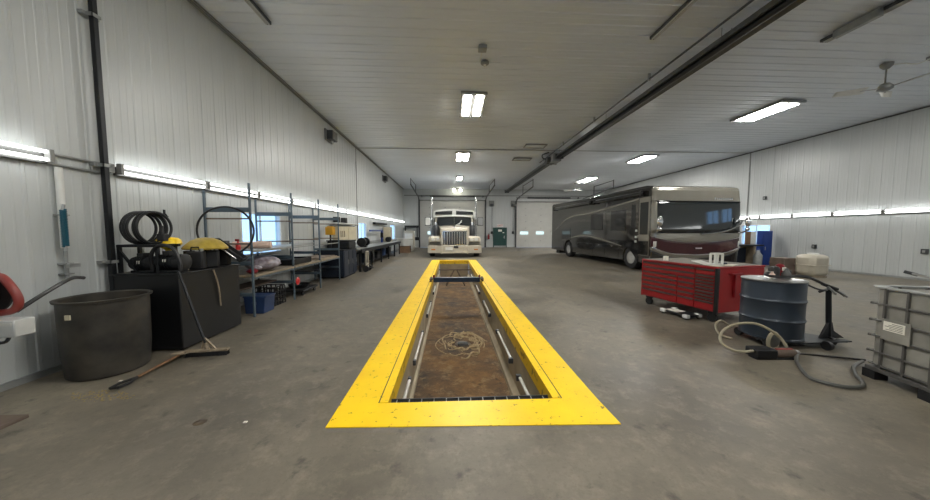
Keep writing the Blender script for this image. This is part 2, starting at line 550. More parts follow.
def wall_window(n, axis, plane, o, inward, label):
    t = thing('window_%d' % n, None, None)
    structure(t, label)
    a, b, z0, z1 = o
    w = .05
    def bx(m_, a_, b_, c0, c1, d0, d1):
        lo, hi = sorted((plane + inward * d0, plane + inward * d1))
        if axis == 'y': m_.box(lo, hi, a_, b_, c0, c1)
        else: m_.box(a_, b_, lo, hi, c0, c1)
    fr = MB()
    bx(fr, a - w, b + w, z1, z1 + w, -.1, .03)
    bx(fr, a - w, b + w, z0 - w, z0, -.1, .03)
    bx(fr, a - w, a, z0, z1, -.1, .03)
    bx(fr, b, b + w, z0, z1, -.1, .03)
    bx(fr, (a + b) / 2 - .02, (a + b) / 2 + .02, z0, z1, -.06, -.02)
    fr.build('window_frame', 'white', t, bevel=.004)
    g = MB()
    bx(g, a, b, z0, z1, -.05, -.044)
    g.build('window_pane', 'glass', t, smooth=False)
for i, o in enumerate(WIN_L):
    wall_window(i + 1, 'y', XL, o, 1, ['bright window behind the storage rack', 'bright window above the middle of the workbench', 'farthest bright window on the left wall'][i])
wall_window(4, 'y', XR, WIN_R[0], -1, 'bright window on the right wall beside the motorhome')
for i, o in enumerate(WIN_R[1:]): wall_window(8 + i, 'y', XR, o, -1, None)
for i, o in enumerate(WIN_N): wall_window(5 + i, 'x', YN, o, 1, None)

# overhead doors in the end wall
def overhead(n, x0, x1, h, label, wins, zs):
    t = structure(thing('door_%d' % n, None, None), label)
    k = 7
    for i in range(k):
        a, b = h * i / k, h * (i + 1) / k
        p = MB().box(x0, x1, YB - .02, YB + .05, a + .006, b - .006)
        p.box(x0, x1, YB - .008, YB + .04, b - .006, b + .006)
        o = p.build('door_section', 'doorwhite', t, bevel=.004, smooth=False)
    h_ = MB()
    for i in range(1, k):
        for x in (x0 + .9, (x0 + x1) / 2 - .7, (x0 + x1) / 2 + .7, x1 - .9):
            h_.box(x - .06, x + .06, YB - .035, YB - .02, h * i / k - .03, h * i / k + .03)
    h_.build('hinge', 'galv', t, smooth=False)
    for (a, b) in wins:
        w = MB().box(a - .04, b + .04, YB - .035, YB - .02, zs[0] - .04, zs[1] + .04).build('door_window_frame', 'white', t, smooth=False)
        MB().box(a, b, YB - .04, YB - .034, zs[0], zs[1]).build('pane', 'daylight', w, smooth=False)
    fr = MB().box(x0 - .14, x0, YB - .1, YB - .02, 0, h + .12).build('door_post', 'darksteel', t, bevel=.01)
    fr = MB().box(x1, x1 + .14, YB - .1, YB - .02, 0, h + .12).build('door_post', 'darksteel', t, bevel=.01)
    MB().box(x0, x1, YB - .1, YB - .02, h, h + .1).build('header', 'trimgrey', t, smooth=False)
    sp = MB().cyl((x0 + 1.0, YB - .22, h + .42), (x1 - 1.0, YB - .22, h + .42), .075, 14)
    sp.cyl((x0 - .1, YB - .22, h + .42), (x1 + .1, YB - .22, h + .42), .022, 8)
    for x in (x0 + .2, (x0 + x1) / 2, x1 - .2): sp.box(x - .03, x + .03, YB - .3, YB - .02, h + .34, h + .5)
    sp.build('spring_shaft', 'darksteel', t)
    for x, sgn in ((x0 - .07, 1), (x1 + .07, -1)):
        tr = MB()
        pts = [(x, YB - .15, 1.0), (x, YB - .15, h - .2), (x, YB - .3, h + .12), (x, YB - .7, h + .3), (x, YB - 6.0, h + .62)]
        for p, q in zip(pts, pts[1:]): tr.bar(p, q, .09, .05)
        tr.bar((x, YB - 6.0, h + .62), (x, YB - 6.0, ZC - .03), .05)
        tr.bar((x, YB - 2.8, h + .46), (x, YB - 2.8, ZC - .03), .05)
        tr.bar((x, YB - 2.8, ZC - .08), (x, YB - 6.0, ZC - .08), .04)
        tr.build('track', 'darksteel', t)
    return t
overhead(1, -2.9, 3.3, 4.45, 'white overhead door behind the truck', [(-2.2, -1.45), (-1.0, -.25), (1.2, 1.95)], (1.25, 1.55))
overhead(2, 6.4, 12.6, 4.35, 'white overhead door left of the motorhome', [(6.77, 7.56), (8.35, 9.1), (9.9, 10.65)], (1.24, 1.54))
t = structure(thing('door_3', None, None), 'dark green walk door with an exit sign above it')
MB().box(4.2, 5.38, YB - .06, YB - .02, .16, 1.83).build('door_leaf', 'green', t, bevel=.006)
fr = MB().box(4.12, 4.2, YB - .09, YB - .015, 0, 1.91).box(5.38, 5.46, YB - .09, YB - .015, 0, 1.91).box(4.12, 5.46, YB - .09, YB - .015, 1.83, 1.91)
fr.build('door_frame', 'green', t, bevel=.004)
MB().box(4.2, 5.38, YB - .07, YB - .02, .0, .16).build('threshold', 'galv', t)
h_ = MB().box(5.17, 5.25, YB - .075, YB - .06, .85, 1.12)
h_.cyl((5.21, YB - .075, .98), (5.21, YB - .12, .98), .015, 8).bar((5.21, YB - .12, .98), (5.08, YB - .12, .98), .025)
h_.build('door_handle', 'steel', t, bevel=.003)
MB().box(4.62, 4.98, YB - .072, YB - .06, 1.52, 1.72).build('door_notice', 'paper', t)
MB().box(5.05, 5.2, YB - .072, YB - .06, 1.38, 1.46).build('door_notice', 'paper', t)
e = thing('exit_sign', 'small red exit sign above the dark green door', 'sign', (4.8, YB - .03, 1.96))
MB().box(-.3, .3, -.05, .01, 0, .27).build('sign_case', 'white', e, bevel=.006)
text('EXIT', .25, 'redlens', (0, -.054, .135), (PI / 2, 0, 0), e, 'lettering')

# door openers and pull chains on the end wall
for i, (x, lab) in enumerate(((3.95, 'grey door opener box high on the end wall, left of the green door'), (6.1, 'grey door opener box high on the end wall, right of the green door'))):
    o = thing('door_opener', lab, 'door opener', (x, YB - .02, 4.05))
    s_ = -1 if i == 0 else 1
    MB().box(-.16, .16, -.3, -.06, -.13, .13).build('housing', 'darksteel', o, bevel=.02)
    MB().box(-.26, .26, -.06, 0, -.1, .45).build('mounting_plate', 'trimgrey', o, bevel=.01)
    c = MB()
    for dx in (-.05, .05):
        c.tube([(-s_ * .05 + dx, -.2, -.2), (-s_ * .05 + dx, -.2, -2.6)], .012, 6)
    c.tube(smoothline([(-s_ * .05 - .05, -.2, -2.6), (-s_ * .05, -.2, -2.72), (-s_ * .05 + .05, -.2, -2.6)]), .012, 6)
    c.build('chain_loop', 'darksteel', o)
    MB().box(-s_ * .05 - .1, -s_ * .05 + .1, -.08, 0, -2.75, -2.5).build('control_box', 'blacksteel', o, bevel=.01)
ex = thing('fire_extinguisher', 'dark red fire extinguisher on the end wall left of the green door', 'fire extinguisher', (3.68, YB - .12, .78))
MB().lathe([(.02, 0), (.09, .01), (.1, .05), (.1, .38), (.06, .45), (.03, .47)], n=16).build('cylinder_body', 'darkred', ex)
MB().box(-.03, .03, -.05, .04, .47, .56).build('valve', 'blacksteel', ex, bevel=.005)
MB().tube(smoothline([(.02, -.05, .5), (.12, -.07, .42), (.12, -.08, .2)]), .012, 6).build('hose', 'rubber', ex)

# ------------------------------------------------------------------ pit furniture
g = thing('pit_grating', 'narrow black step grating with pale bars across the near end of the pit', 'grating', (PX0, PY0, -.05))
W = PX1 - PX0
MB().box(0.004, W - .004, 0.002, .15, -.02, -.008).build('step_plate', 'rubber', g, smooth=False)
f_ = MB().box(.004, W - .004, .14, .15, -.008, .008).box(.004, W - .004, .066, .072, -.008, -.002)
f_.build('edge_bar', 'darksteel', g, smooth=False)
for i in range(13):
    x = .06 + i * (W - .12) / 12
    MB().box(x - .004, x + .004, .002, .15, -.008, .006).build('cross_bar', 'galv', g, smooth=False)

LAMPY = [(3.4, 4.0), (4.55, 5.9), (7.1, 8.45), (9.7, 11.0), (12.6, 13.9)]
for side, x, sg in (('left', PX0, 1), ('right', PX1, -1)):
    for i, (a, b) in enumerate(LAMPY):
        o = thing('pit_lamp', 'white sealed tube lamp, %s from the near end on the %s pit wall' % (ORD[i], side), 'lamp', (x, (a + b) / 2, -.42), group='tube lamps on the pit walls')
        L_ = (b - a) / 2
        MB().cyl((sg * .024, -L_ + .04, 0), (sg * .024, L_ - .04, 0), .022, 12).build('lamp_tube', 'pitlamp', o)
        for s_ in (-1, 1):
            MB().box(min(0, sg * .07), max(0, sg * .045), s_ * L_ - .03, s_ * L_ + .03, -.05, .03).build('end_bracket', 'darksteel', o, bevel=.006)
# rolling jack beam
j = thing('jack_beam', 'dark blue rolling jack beam lying across the far half of the pit', 'jack beam', (.19, 9.45, .006))
MB().box(-.74, .74, -.08, .08, -.02, .12).build('cross_beam', 'beamblue', j, bevel=.008)
for s_ in (-1, 1):
    w = MB().box(s_ * .8 - .05, s_ * .8 + .05, -.14, .14, .06, .1).build('end_carriage', 'blacksteel', j, bevel=.006)
    for d in (-.1, .1):
        MB().lathe([(.02, -.03), (.065, -.03), (.065, .03), (.02, .03)], (s_ * .81, d, .066), 16, 'x').build('roller', 'brownbox', w)
for s_ in (-1, 1):
    MB().cyl((s_ * .72, -.02, .12), (s_ * .72, -.02, .2), .03, 10).build('lift_pad', 'darkred', j)
st = thing('pit_trestle', 'thin brown A-frame trestle standing in the pit beyond the blue beam', 'trestle', (.22, 13.4, PZ))
for s_ in (-1, 1):
    MB().bar((s_ * .05, 0, .72), (s_ * .42, -.18, .0), .045).build('leg', 'brownbox', st)
    MB().bar((s_ * .05, 0, .72), (s_ * .42, .18, .0), .045).build('leg', 'brownbox', st)
MB().box(-.74, .70, -.03, .03, .68, .73).build('top_rail', 'brownbox', st, bevel=.005)
MB().bar((-.25, 0, .32), (.25, 0, .32), .03).build('brace', 'brownbox', st)
d = thing('floor_drain', 'round dark drain in the muddy pit floor', 'drain', (.26, 6.35, PZ))
MB().lathe([(0, .004), (.13, .005), (.15, .012), (.17, 0)], n=24).build('drain_ring', 'dirtdark', d)
gr = MB()
for i in range(-3, 4): gr.box(-.11, .11, i * .032 - .007, i * .032 + .007, .006, .014)
gr.build('drain_grille', 'rubber', d, smooth=False)
mb = MB()
rnd = random.Random(4)
for k in range(36):
    a = rnd.uniform(0, 2 * PI)
    r = rnd.uniform(.2, .52)
    da = rnd.uniform(.7, 1.9)
    w0, w1 = rnd.uniform(-.1, .1), rnd.uniform(-.08, .08)
    pts = []
    for q in range(8):
        th, rr = a + da * q / 7, r + w0 * q / 7 + w1 * math.sin(q * .9 + k)
        x, y = .26 + rr * math.cos(th) * 1.05, 6.45 + rr * 1.5 * math.sin(th)
        if -.5 < x < .82: pts.append((x, y, PZ + .002))
    if len(pts) > 3:
        mb.tube(smoothline(pts, 4), rnd.uniform(.008, .022), 6)
tag(mb.build('mud_debris', 'swirl'), 'pale swirl of dried mud around the pit drain', 'mud', kind='stuff')

# ------------------------------------------------------------------ left wall services
t = thing('vent_pipe', 'black square pipe running up the left wall past the lamps', 'pipe', (XL + .1, 4.1, 0))
MB().box(-.028, .028, -.028, .028, 0, ZC - .03).build('pipe_run', 'blacksteel', t, bevel=.006)
for z in (1.2, 2.43, 4.25):
    MB().box(-.09, -.028, -.09, .09, z - .02, z + .02).box(.03, .038, -.05, .05, z - .02, z + .02).box(-.04, .038, -.05, -.036, z - .02, z + .02).box(-.04, .038, .036, .05, z - .02, z + .02).build('pipe_bracket', 'galv', t)

def strip(x, y0, ln, z, sg, tagname, label, group):
    t = thing('strip_light', label, 'strip light', (x, y0, z), group=group)
    MB().box(min(0, sg * .045), max(0, sg * .045), .01, ln - .01, -.085, .03).build('lamp_housing', 'shield', t, bevel=.006)
    for dz in (-.042, .042):
        MB().cyl((sg * .08, .04, dz), (sg * .08, ln - .04, dz), .017, 10).build('tube', 'tube', t)
    for y_ in (.0, ln - .04):
        MB().box(min(sg * .055, sg * .12), max(sg * .055, sg * .12), y_, y_ + .04, -.07, .07).build('lamp_end', 'fixture', t, bevel=.004)
    return t
p0 = strip(XL + .016, 2.16, 1.43, 2.42, 1, '', 'double tube strip light at the near end of the left wall, before the black pipe', 'strip lights along the left wall')
dup(p0, (XL + .016, .8, 2.42), label='double tube strip light on the left wall outside the picture edge')
k = 0
y = 4.26
while y < 28.0:
    dup(p0, (XL + .016, y, 2.42), label='double tube strip light, %s along the left wall beyond the black pipe' % ORD[k])
    y += 1.45
    k += 1
p1 = strip(XR - .016, 8.43, 1.38, 2.27, -1, '', 'double tube strip light at the near end of the right wall row', 'strip lights along the right wall')
for k in range(1, 8):
    dup(p1, (XR - .016, 8.43 + 1.4 * k, 2.27), label='double tube strip light, %s from the near end along the right wall' % ORD[k])
for k in range(2, 5):
    dup(p1, (XR - .016, 8.43 - 1.4 * k - .9, 2.27), label='double tube strip light on the right wall outside the picture edge')

t = thing('conduit', 'thin grey conduit pair on the left wall just before the black pipe', 'conduit', (XL + .03, 3.6, 2.42))
MB().cyl((0, 0, .04), (0, .6, .04), .014, 8).build('conduit_run', 'galv', t)
MB().cyl((0, 0, -.07), (0, .6, -.08), .014, 8).cyl((0, .42, -.08), (.0, .42, -.02), .014, 8).build('conduit_run', 'galv', t)
MB().box(-.02, .05, .56, .64, -.06, .06).build('junction_box', 'galv', t, bevel=.006)
t = thing('air_pipe', 'white air line dropping down the left wall beside the black pipe', 'pipe', (XL + .05, 3.68, 1.1))
MB().cyl((0, 0, .3), (0, 0, 1.22), .032, 12).build('upper_pipe', 'white', t)
MB().cyl((0, 0, -.05), (0, 0, .3), .016, 8).build('lower_pipe', 'galv', t)
for z in (.0, .12, .68): MB().box(-.05, .03, -.045, .045, z - .008, z + .008).build('clip', 'galv', t)
MB().cyl((0, 0, .12), (.09, -.02, .1), .013, 8).box(.07, .11, -.06, .04, .08, .12).build('shutoff_valve', 'steel', t)
t = thing('coiled_air_hose', 'teal coiled air hose hanging on the white air line', 'hose', (XL + .1, 3.64, 1.42))
pts = []
for i in range(160):
    a = i * .9
    pts.append((.02 * math.cos(a) + .01, .02 * math.sin(a), .42 - i * .42 / 160))
MB().tube(pts, .011, 6).build('coil', 'teal', t)
MB().cyl((0, 0, -.05), (0, 0, .02), .016, 8).cyl((0, 0, .4), (0, .02, .48), .014, 8).build('coupling', 'steel', t)
t = thing('wall_hook', 'small black hook on the left wall above the black tank', 'hook', (XL + .016, 4.95, 1.86))
MB().box(0, .012, -.015, .015, -.05, .07).tube([(.01, 0, -.03), (.06, 0, -.04), (.08, -.04, -.03), (.08, -.06, .0)], .008, 6).build('hook_arm', 'blacksteel', t)

for (y, z, lab) in ((11.5, 5.06, 'dark grey box vent high on the left wall, nearer one'), (20.6, 5.08, 'dark grey box vent high on the left wall, farther one')):
    t = thing('wall_vent', lab, 'vent', (XL + .015, y, z))
    MB().box(0, .05, -.32, .32, -.2, .2).build('back_plate', 'trimgrey', t, bevel=.01)
    MB().box(.05, .26, -.26, .2, -.16, .16).build('vent_box', 'darksteel', t, bevel=.015)
    s_ = MB()
    for i in range(6): s_.box(.26, .285, -.23, .17, -.13 + i * .05, -.11 + i * .05)
    s_.build('louvre', 'trimgrey', t)
    MB().cyl((.14, 0, -.16), (.14, 0, -.27), .05, 10).build('outlet', 'galv', t)

# ------------------------------------------------------------------ hose reel cart, near left edge
t = thing('hose_reel', 'black hose reel on a stand with red hose at the left picture edge', 'hose reel', (-3.42, 2.36, 0))
MB().box(-.6, -.2, -.05, .3, 0, .03).build('base', 'brownbox', t, bevel=.006)
MB().box(-.3, -.24, .05, .11, .03, .95).build('upright', 'blacksteel', t, bevel=.006)
MB().lathe([(.0, -.1), (.17, -.1), (.17, -.085), (.06, -.08), (.06, .08), (.17, .085), (.17, .1), (0, .1)], (-.2, .06, 1.12), 28, 'y').build('drum', 'rubber', t)
MB().tube([Vector((-.2, .06, 1.12)) + Vector(((.09 + .0 * i) * math.cos(i * .35), -.06 + i * .0016, .09 * math.sin(i * .35))) for i in range(76)], .02, 8).build('wound_hose', 'redhose', t)
MB().tube(smoothline([(-.2, .12, 1.2), (-.08, .12, 1.25), (.03, .1, 1.17), (.075, .1, 1.06), (.03, .1, .985), (-.1, .1, .96), (-.2, .1, .95)]), .026, 10).build('red_loop', 'redhose', t)
MB().tube(smoothline([(.02, .12, .97), (.05, .25, 1.07), (.06, .38, 1.15), (.04, .48, 1.18), (.03, .56, 1.165)]), .016, 8).build('black_lead', 'hoseblack', t)
t2 = MB().box(-.24, .16, .0, .12, .8, .93).build('meter_box', 'unlit', t, bevel=.008)
MB().box(.05, .145, -.004, .0, .89, .912).build('meter_label', 'lens', t2)
MB().box(-.08, .02, .02, .1, .79, .82).tube(smoothline([(-.06, .04, .8), (-.02, .04, .75), (.04, .04, .76), (.05, .06, .81)]), .012, 6).build('fitting', 'blacksteel', t)

# ------------------------------------------------------------------ tub, tank and what stands on the tank
t = thing('plastic_tub', 'large round dirty black plastic tub near the left wall', 'tub', (-3.945, 3.585, 0))
MB().lathe([(.0, .0), (.30, .0), (.325, .02), (.345, .3), (.352, .75), (.35, .835), (.375, .84), (.378, .86), (.35, .862), (.335, .85), (.33, .5), (.31, .05), (0, .04)], n=44).build('tub_wall', 'tub', t)
MB().box(-.02, .03, -.36, -.345, .68, .73).build('tub_tag', 'beige', t)

tk = thing('waste_oil_tank', 'big black steel oil tank standing against the left wall behind the round tub', 'tank', (-4.42, 4.08, 0))
TL, TW, TH = 1.12, .86, 1.02
MB().box(0, TW, 0, TL, .02, TH).build('tank_body', 'tankblack', tk, bevel=.012)
MB().box(-.0, TW + .012, -.012, TL + .012, TH - .002, TH + .02).build('tank_top', 'tankblack', tk, bevel=.005)
MB().tube(smoothline([(TW + .02, .55, TH), (TW + .03, .6, .85), (TW + .02, .64, .7), (TW + .02, .66, .45)]), .01, 6).build('drip_cord', 'plank', tk)
ZT = TH + .02
def ontank(x, y): return (-4.42 + x, 4.08 + y, ZT)

t = thing('hose_rack', 'black steel pipe rack standing on the near end of the oil tank', 'rack', ontank(0.02, .1))
for x in (.02, .5):
    for y in (.0, .26):
        MB().bar((x, y, 0), (x, y, .35), .035).build('leg', 'blacksteel', t)
fr = MB()
for y in (0, .26): fr.bar((0, y, .36), (.56, y, .36), .035)
for x in (.02, .5): fr.bar((x, 0, .36), (x, .26, .36), .035)
fr.bar((.02, 0, .3), (.22, 0, .02), .025)
fr.build('top_frame', 'blacksteel', t)
rnd = random.Random(2)
for i in range(5):
    x = .16 + i * .05
    r = .165 + .012 * (i % 3)
    h = thing('hose_coil', 'black hose loop standing on the pipe rack, %s from the wall' % ORD[i], 'hose', (-4.40 + x, 4.18 + .13, ZT + .385 + .215), group='black hose loops on the pipe rack')
    pts = circle((0, 0, 0), r, 40, 'xz', .95 + .04 * i, .213)
    MB().tube(pts, .017 + .002 * (i % 2), 8, True).build('loop', 'hoseblack', h)
b = thing('hose_nozzle', 'black nozzle block hanging at the right of the hose loops', 'nozzle', (-4.40 + .5, 4.26, ZT + .47))
MB().box(-.04, .05, -.04, .04, -.05, .05).cyl((0, 0, .04), (-.03, .03, .16), .022, 8).build('nozzle_body', 'rubber', b, bevel=.012)

def pump(name, label, x, y, m='blacksteel', s=1.0):
    t = thing(name, label, 'pump', ontank(x, y))
    MB().box(-.13 * s, .13 * s, -.07 * s, .07 * s, 0, .03).build('foot', m, t, bevel=.005)
    mo = MB().lathe([(0, -.17 * s), (.06 * s, -.17 * s), (.085 * s, -.14 * s), (.085 * s, .06 * s), (.06 * s, .08 * s), (0, .08 * s)], (0, 0, .12 * s), 18, 'x')
    mo = mo.build('motor', m, t)
    fins = MB()
    for i in range(5): fins.lathe([(.086 * s, -.004), (.096 * s, -.004), (.096 * s, .004), (.086 * s, .004)], (-.1 * s + i * .03 * s, 0, .12 * s), 18, 'x')
    fins.build('cooling_fin', m, mo)
    MB().lathe([(0, .08 * s), (.1 * s, .08 * s), (.1 * s, .16 * s), (.05 * s, .18 * s), (0, .18 * s)], (0, 0, .12 * s), 18, 'x').build('pump_head', 'rubber', t)
    MB().box(-.05 * s, .03 * s, -.06 * s, .06 * s, .2 * s, .26 * s).build('terminal_box', 'rubber', t, bevel=.006)
    MB().box(-.03 * s, .02 * s, -.0655 * s - .02, -.06 * s - .02, .12 * s, .16 * s).build('rating_plate', 'paper', t)
    return t
pump('transfer_pump', 'black electric pump under the pipe rack on the oil tank', .28, .18)
pump('barrel_pump', 'black electric pump with a plate beside the pipe rack', .62, .18, s=1.12)
pump('grease_pump', 'black electric pump behind the yellow pan on the oil tank', .5, .62)
t = thing('air_motor_hose', 'thick black hose arching over the pumps on the oil tank', 'hose', ontank(.45, .1))
MB().tube(smoothline([(0, .0, .02), (.0, -.02, .2), (.06, -.02, .33), (.18, -.02, .37), (.3, -.02, .31), (.37, -.03, .15), (.38, -.04, .03)]), .022, 8).build('hose_run', 'hoseblack', t)
t = thing('bucket', 'small tan bucket below the bright yellow bowl on the oil tank', 'bucket', ontank(.6, .36))
MB().lathe([(.05, 0), (.07, 0), (.09, .2), (.095, .21), (.08, .2), (.065, .02), (0, .02)], n=20).build('bucket_wall', 'beige', t)
t = thing('funnel', 'bright yellow funnel bowl at the back of the oil tank beside the pumps', 'funnel', ontank(.38, .42))
MB().lathe([(.02, .02), (.025, .26), (.05, .3), (.13, .35), (.15, .38), (.135, .43), (.1, .46), (.0, .475)], n=26).build('bowl', 'hard_yellow', t)
MB().lathe([(.03, 0), (.03, .1), (.02, .26)], n=12).build('spout', 'blacksteel', t)
t = thing('drain_pan', 'dirty yellow wide drain pan upturned on black cans on the oil tank', 'drain pan', ontank(.64, .74))
MB().lathe([(.27, .28), (.28, .3), (.25, .34), (.18, .41), (.09, .45), (.0, .46)], n=30).build('pan_shell', 'dirty_yellow', t)
MB().lathe([(.04, .0), (.045, .24), (.05, .3)], n=12).build('spout', 'dirty_yellow', t)
def can(label, x, y, rz, tilt, m='rubber'):
    t = thing('oil_can', label, 'oil can', ontank(x, y), rz)
    R = Matrix.Rotation(tilt, 3, 'Y')
    MB().box(-.1, .1, -.07, .07, 0, .26, R).build('can_body', m, t, bevel=.02)
    MB().tube([tuple(R @ Vector(p)) for p in ((-.06, 0, .26), (-.05, 0, .32), (.03, 0, .32), (.05, 0, .26))], .012, 6).build('handle', m, t)
    MB().cyl(tuple(R @ Vector((.07, 0, .26))), tuple(R @ Vector((.07, 0, .3))), .022, 10).build('cap', 'steel', t)
can('upright black oil can under the near rim of the dirty yellow pan', .7, .48, .3, 0)
can('black oil can leaning beside the dirty yellow pan, nearer of two', .74, .7, .5, .0)
can('black oil can at the far end of the oil tank', .7, .98, .2, .0)
t = thing('drip_tray', 'long black tray tilted over the far end of the oil tank', 'tray', ontank(.76, 1.02), .35)
R = Matrix.Translation((0, 0, .22)) @ Matrix.Rotation(.72, 4, 'Y')
q = MB()
for bx_ in ((-.26, .26, -.16, .16, 0, .02), (-.26, .26, -.16, -.145, 0, .07), (-.26, .26, .145, .16, 0, .07), (-.26, -.245, -.16, .16, 0, .07), (.245, .26, -.16, .16, 0, .07)):
    q.box(*bx_, R=R)
q.build('tray_pan', 'rubber', t)
MB().tube([tuple(R @ Vector(p)) for p in ((-.1, -.18, .02), (.0, -.19, .03), (.2, -.19, .02))], .012, 6).build('tray_rod', 'steel', t)

# broom and shovel
t = thing('push_broom', 'push broom leaning on the black oil tank, wide head on the floor', 'broom', (-3.12, 3.92, 0))
R = Matrix.Rotation(.12, 3, 'Z')
MB().box(-.24, .24, -.035, .035, .055, .085, R).build('head_block', 'plank', t, bevel=.006)
br = MB()
rnd = random.Random(9)
for i in range(46):
    for jj in (-.02, 0.0, .02):
        p = R @ Vector((-.23 + i * .0102, jj, 0))
        br.bar((p.x + rnd.uniform(-.004, .004), p.y + jj * .5, .002), (p.x, p.y, .056), .009)
br.build('bristles', 'rubber', t)
MB().cyl((0, 0, .08), (-.42, .14, 1.06), .014, 10).build('handle', 'blacksteel', t)
MB().bar((-.09, .03, .08), (-.05, .025, .22), .02).bar((.09, .01, .08), (-.05, .025, .22), .02).cyl((0, 0, .07), (-.03, .015, .16), .022, 10).build('brace', 'plank', t)
t = thing('shovel', 'shovel with a black D grip and wooden shaft lying on the floor by the broom', 'shovel', (-3.39, 3.08, 0))
d0, d1 = Vector((.02, .22, .03)), Vector((.0, .74, .05))
MB().cyl(d0, d1, .015, 10).build('shaft', 'wood', t)
g_ = MB().tube([(-.02, .0, .025), (.05, .0, .03)], .014, 8).tube([(-.025, .0, .025), (-.03, .1, .03), (.0, .17, .03), (.018, .22, .03)], .013, 8).tube([(.055, .0, .03), (.065, .1, .03), (.035, .17, .03), (.02, .22, .03)], .013, 8)
g_.build('grip', 'rubber', t)
MB().grid(lambda u, v: ((u - .5) * .2 * (1 - .12 * v * v), .72 + v * .27, .012 + .05 * (1 - v) + .03 * abs(u - .5)), 8, 8).build('blade', 'plank', t, solid=.004)
mb = MB()
rnd = random.Random(5)
for i in range(150):
    a, r = rnd.uniform(0, 6.28), rnd.random() ** .7
    x, y = -3.28 + .34 * r * math.cos(a) - .12, 2.98 + .1 * r * math.sin(a) - .04 * math.cos(a) * r
    s_ = rnd.uniform(.003, .008)
    mb.ball((x, y, s_ * .5), (s_ * 1.6, s_, s_ * .6), 6, 4)
tag(mb.build('sawdust', 'sawdust'), 'scattered pale sawdust on the floor before the round tub', 'sawdust', kind='stuff')
for i, (x, y) in enumerate(((-3.52, 3.28), (-1.72, 2.5))):
    tag(MB().box(-.014, .014, -.01, .01, 0, .006).build('paper_scrap', 'paper', loc=(x, y, 0)), ['white paper scrap on the floor beside the shovel grip', 'white paper scrap on the open floor left of the pit'][i], 'scrap')
tag(MB().lathe([(0, .006), (.03, .005), (.05, 0)], n=10).build('oil_blob', 'dirtdark', loc=(-2.1, 2.52, 0)), 'small dark oily blob on the floor left of the pit corner', 'oil blob')

# ------------------------------------------------------------------ storage rack
rk = thing('storage_rack', 'long grey blue steel rack with open shelves along the left wall', 'rack', (0, 0, 0))
RX0, RX1 = -4.43, -3.64
FY = [5.67, 7.1, 8.52, 9.96]
for y in FY:
    for x, h in ((RX0, 2.32), (RX1, 2.46)):
        MB().box(x - .015, x + .015, y - .02, y + .02, 0, h).build('post', 'rackblue', rk, bevel=.004)
    for z, hh in ((1.98, .085), (1.0, .07), (.42, .06)):
        MB().box(RX0 + .02, RX1 - .02, y - .018, y + .018, z - hh / 2, z + hh / 2).build('end_beam', 'rackblue', rk, bevel=.004)
    for z in (1.82, 1.36):
        MB().box(RX0 + .02, RX1 - .02, y - .014, y + .014, z - .014, z + .014).build('end_tie', 'rackbrown', rk)
for y0, y1 in zip(FY, FY[1:]):
    MB().box(RX0, RX1 + .03, y0 + .03, y1 - .03, .74, .78).build('shelf', 'plank', rk, bevel=.004)
    MB().box(RX1 - .02, RX1 + .02, y0 + .03, y1 - .03, .705, .74).build('shelf_rail', 'rackblue', rk, bevel=.003)
    MB().box(RX0, RX0 + .03, y0 + .03, y1 - .03, 1.2, 1.225).box(RX1 - .03, RX1, y0 + .03, y1 - .03, 1.2, 1.225).build('shelf_rail', 'galv', rk)
MB().box(RX0, RX1, FY[0] + .03, FY[1] - .03, 1.225, 1.245).build('shelf', 'galv', rk)
MB().box(RX0, RX1 - .15, FY[1] + .03, FY[2] - .03, 1.225, 1.245).build('shelf', 'galv', rk)
MB().box(RX0, RX0 + .42, FY[0] + .03, FY[1] - .03, .45, .48).build('shelf', 'brownbox', rk)
MB().box(RX0, RX0 + .5, FY[2] + .03, FY[3] - .03, .45, .47).build('shelf', 'navy', rk)

t = thing('hose_loop', 'large thin black hose loop hanging on the near end of the rack', 'hose', (-4.0, 5.56, 1.6))
MB().tube(circle((0, 0, 0), .44, 60, 'xz', .18, .425), .017, 8, True).build('loop', 'hoseblack', t)
tag(MB().box(-.09, .09, -.06, .06, 0, .17).build('parts_box', 'darksteel', bevel=.008, loc=(-4.28, 5.85, 1.245)), 'dark grey box on the upper shelf behind the hose loop', 'box')
t = thing('spray_bottle', 'small red spray bottle on the upper shelf inside the hose loop', 'bottle', (-3.98, 5.82, 1.245))
MB().lathe([(.0, 0), (.04, 0), (.04, .1), (.015, .14), (.015, .16)], n=14).build('bottle_body', 'redlens', t)
MB().box(-.045, .02, -.014, .014, .16, .2).build('trigger_head', 'darkred', t, bevel=.004)
tag(MB().cyl((-.35, 0, .07), (.3, .14, .07), .07, 18).build('paper_roll', 'pink', loc=(-3.98, 6.2, 1.245)), 'pinkish paper roll lying on the upper shelf of the rack', 'roll')
t = thing('plastic_bag', 'full grey plastic bag lying on the middle shelf of the rack', 'bag', (-3.86, 6.35, .8))
MB().ball((0, 0, .14), (.3, .34, .15), 22, 14, .07, 3).build('bag_body', 'bag', t)
MB().ball((.1, -.36, .08), (.08, .1, .05), 12, 8, .1, 4).build('bag_neck', 'bag', t)
tag(MB().ball((0, 0, .05), (.1, .09, .05), 14, 8, .08, 8).build('rag', 'darkred', loc=(-3.78, 5.88, .78)), 'dark red rag on the middle shelf beside the grey bag', 'rag')
t = thing('oil_tray', 'long black metal tray on the middle shelf in the second rack bay', 'tray', (-4.05, 7.75, .78))
q = MB().box(-.3, .3, -.5, .5, 0, .02)
for bx_ in ((-.3, .3, -.5, -.48, 0, .13), (-.3, .3, .48, .5, 0, .13), (-.3, -.28, -.5, .5, 0, .13), (.28, .3, -.5, .5, 0, .13)): q.box(*bx_)
q.build('tray_pan', 'blacksteel', t)
MB().box(-.2, .2, -.3, .3, .02, .1).build('tray_load', 'rubber', t, bevel=.02)
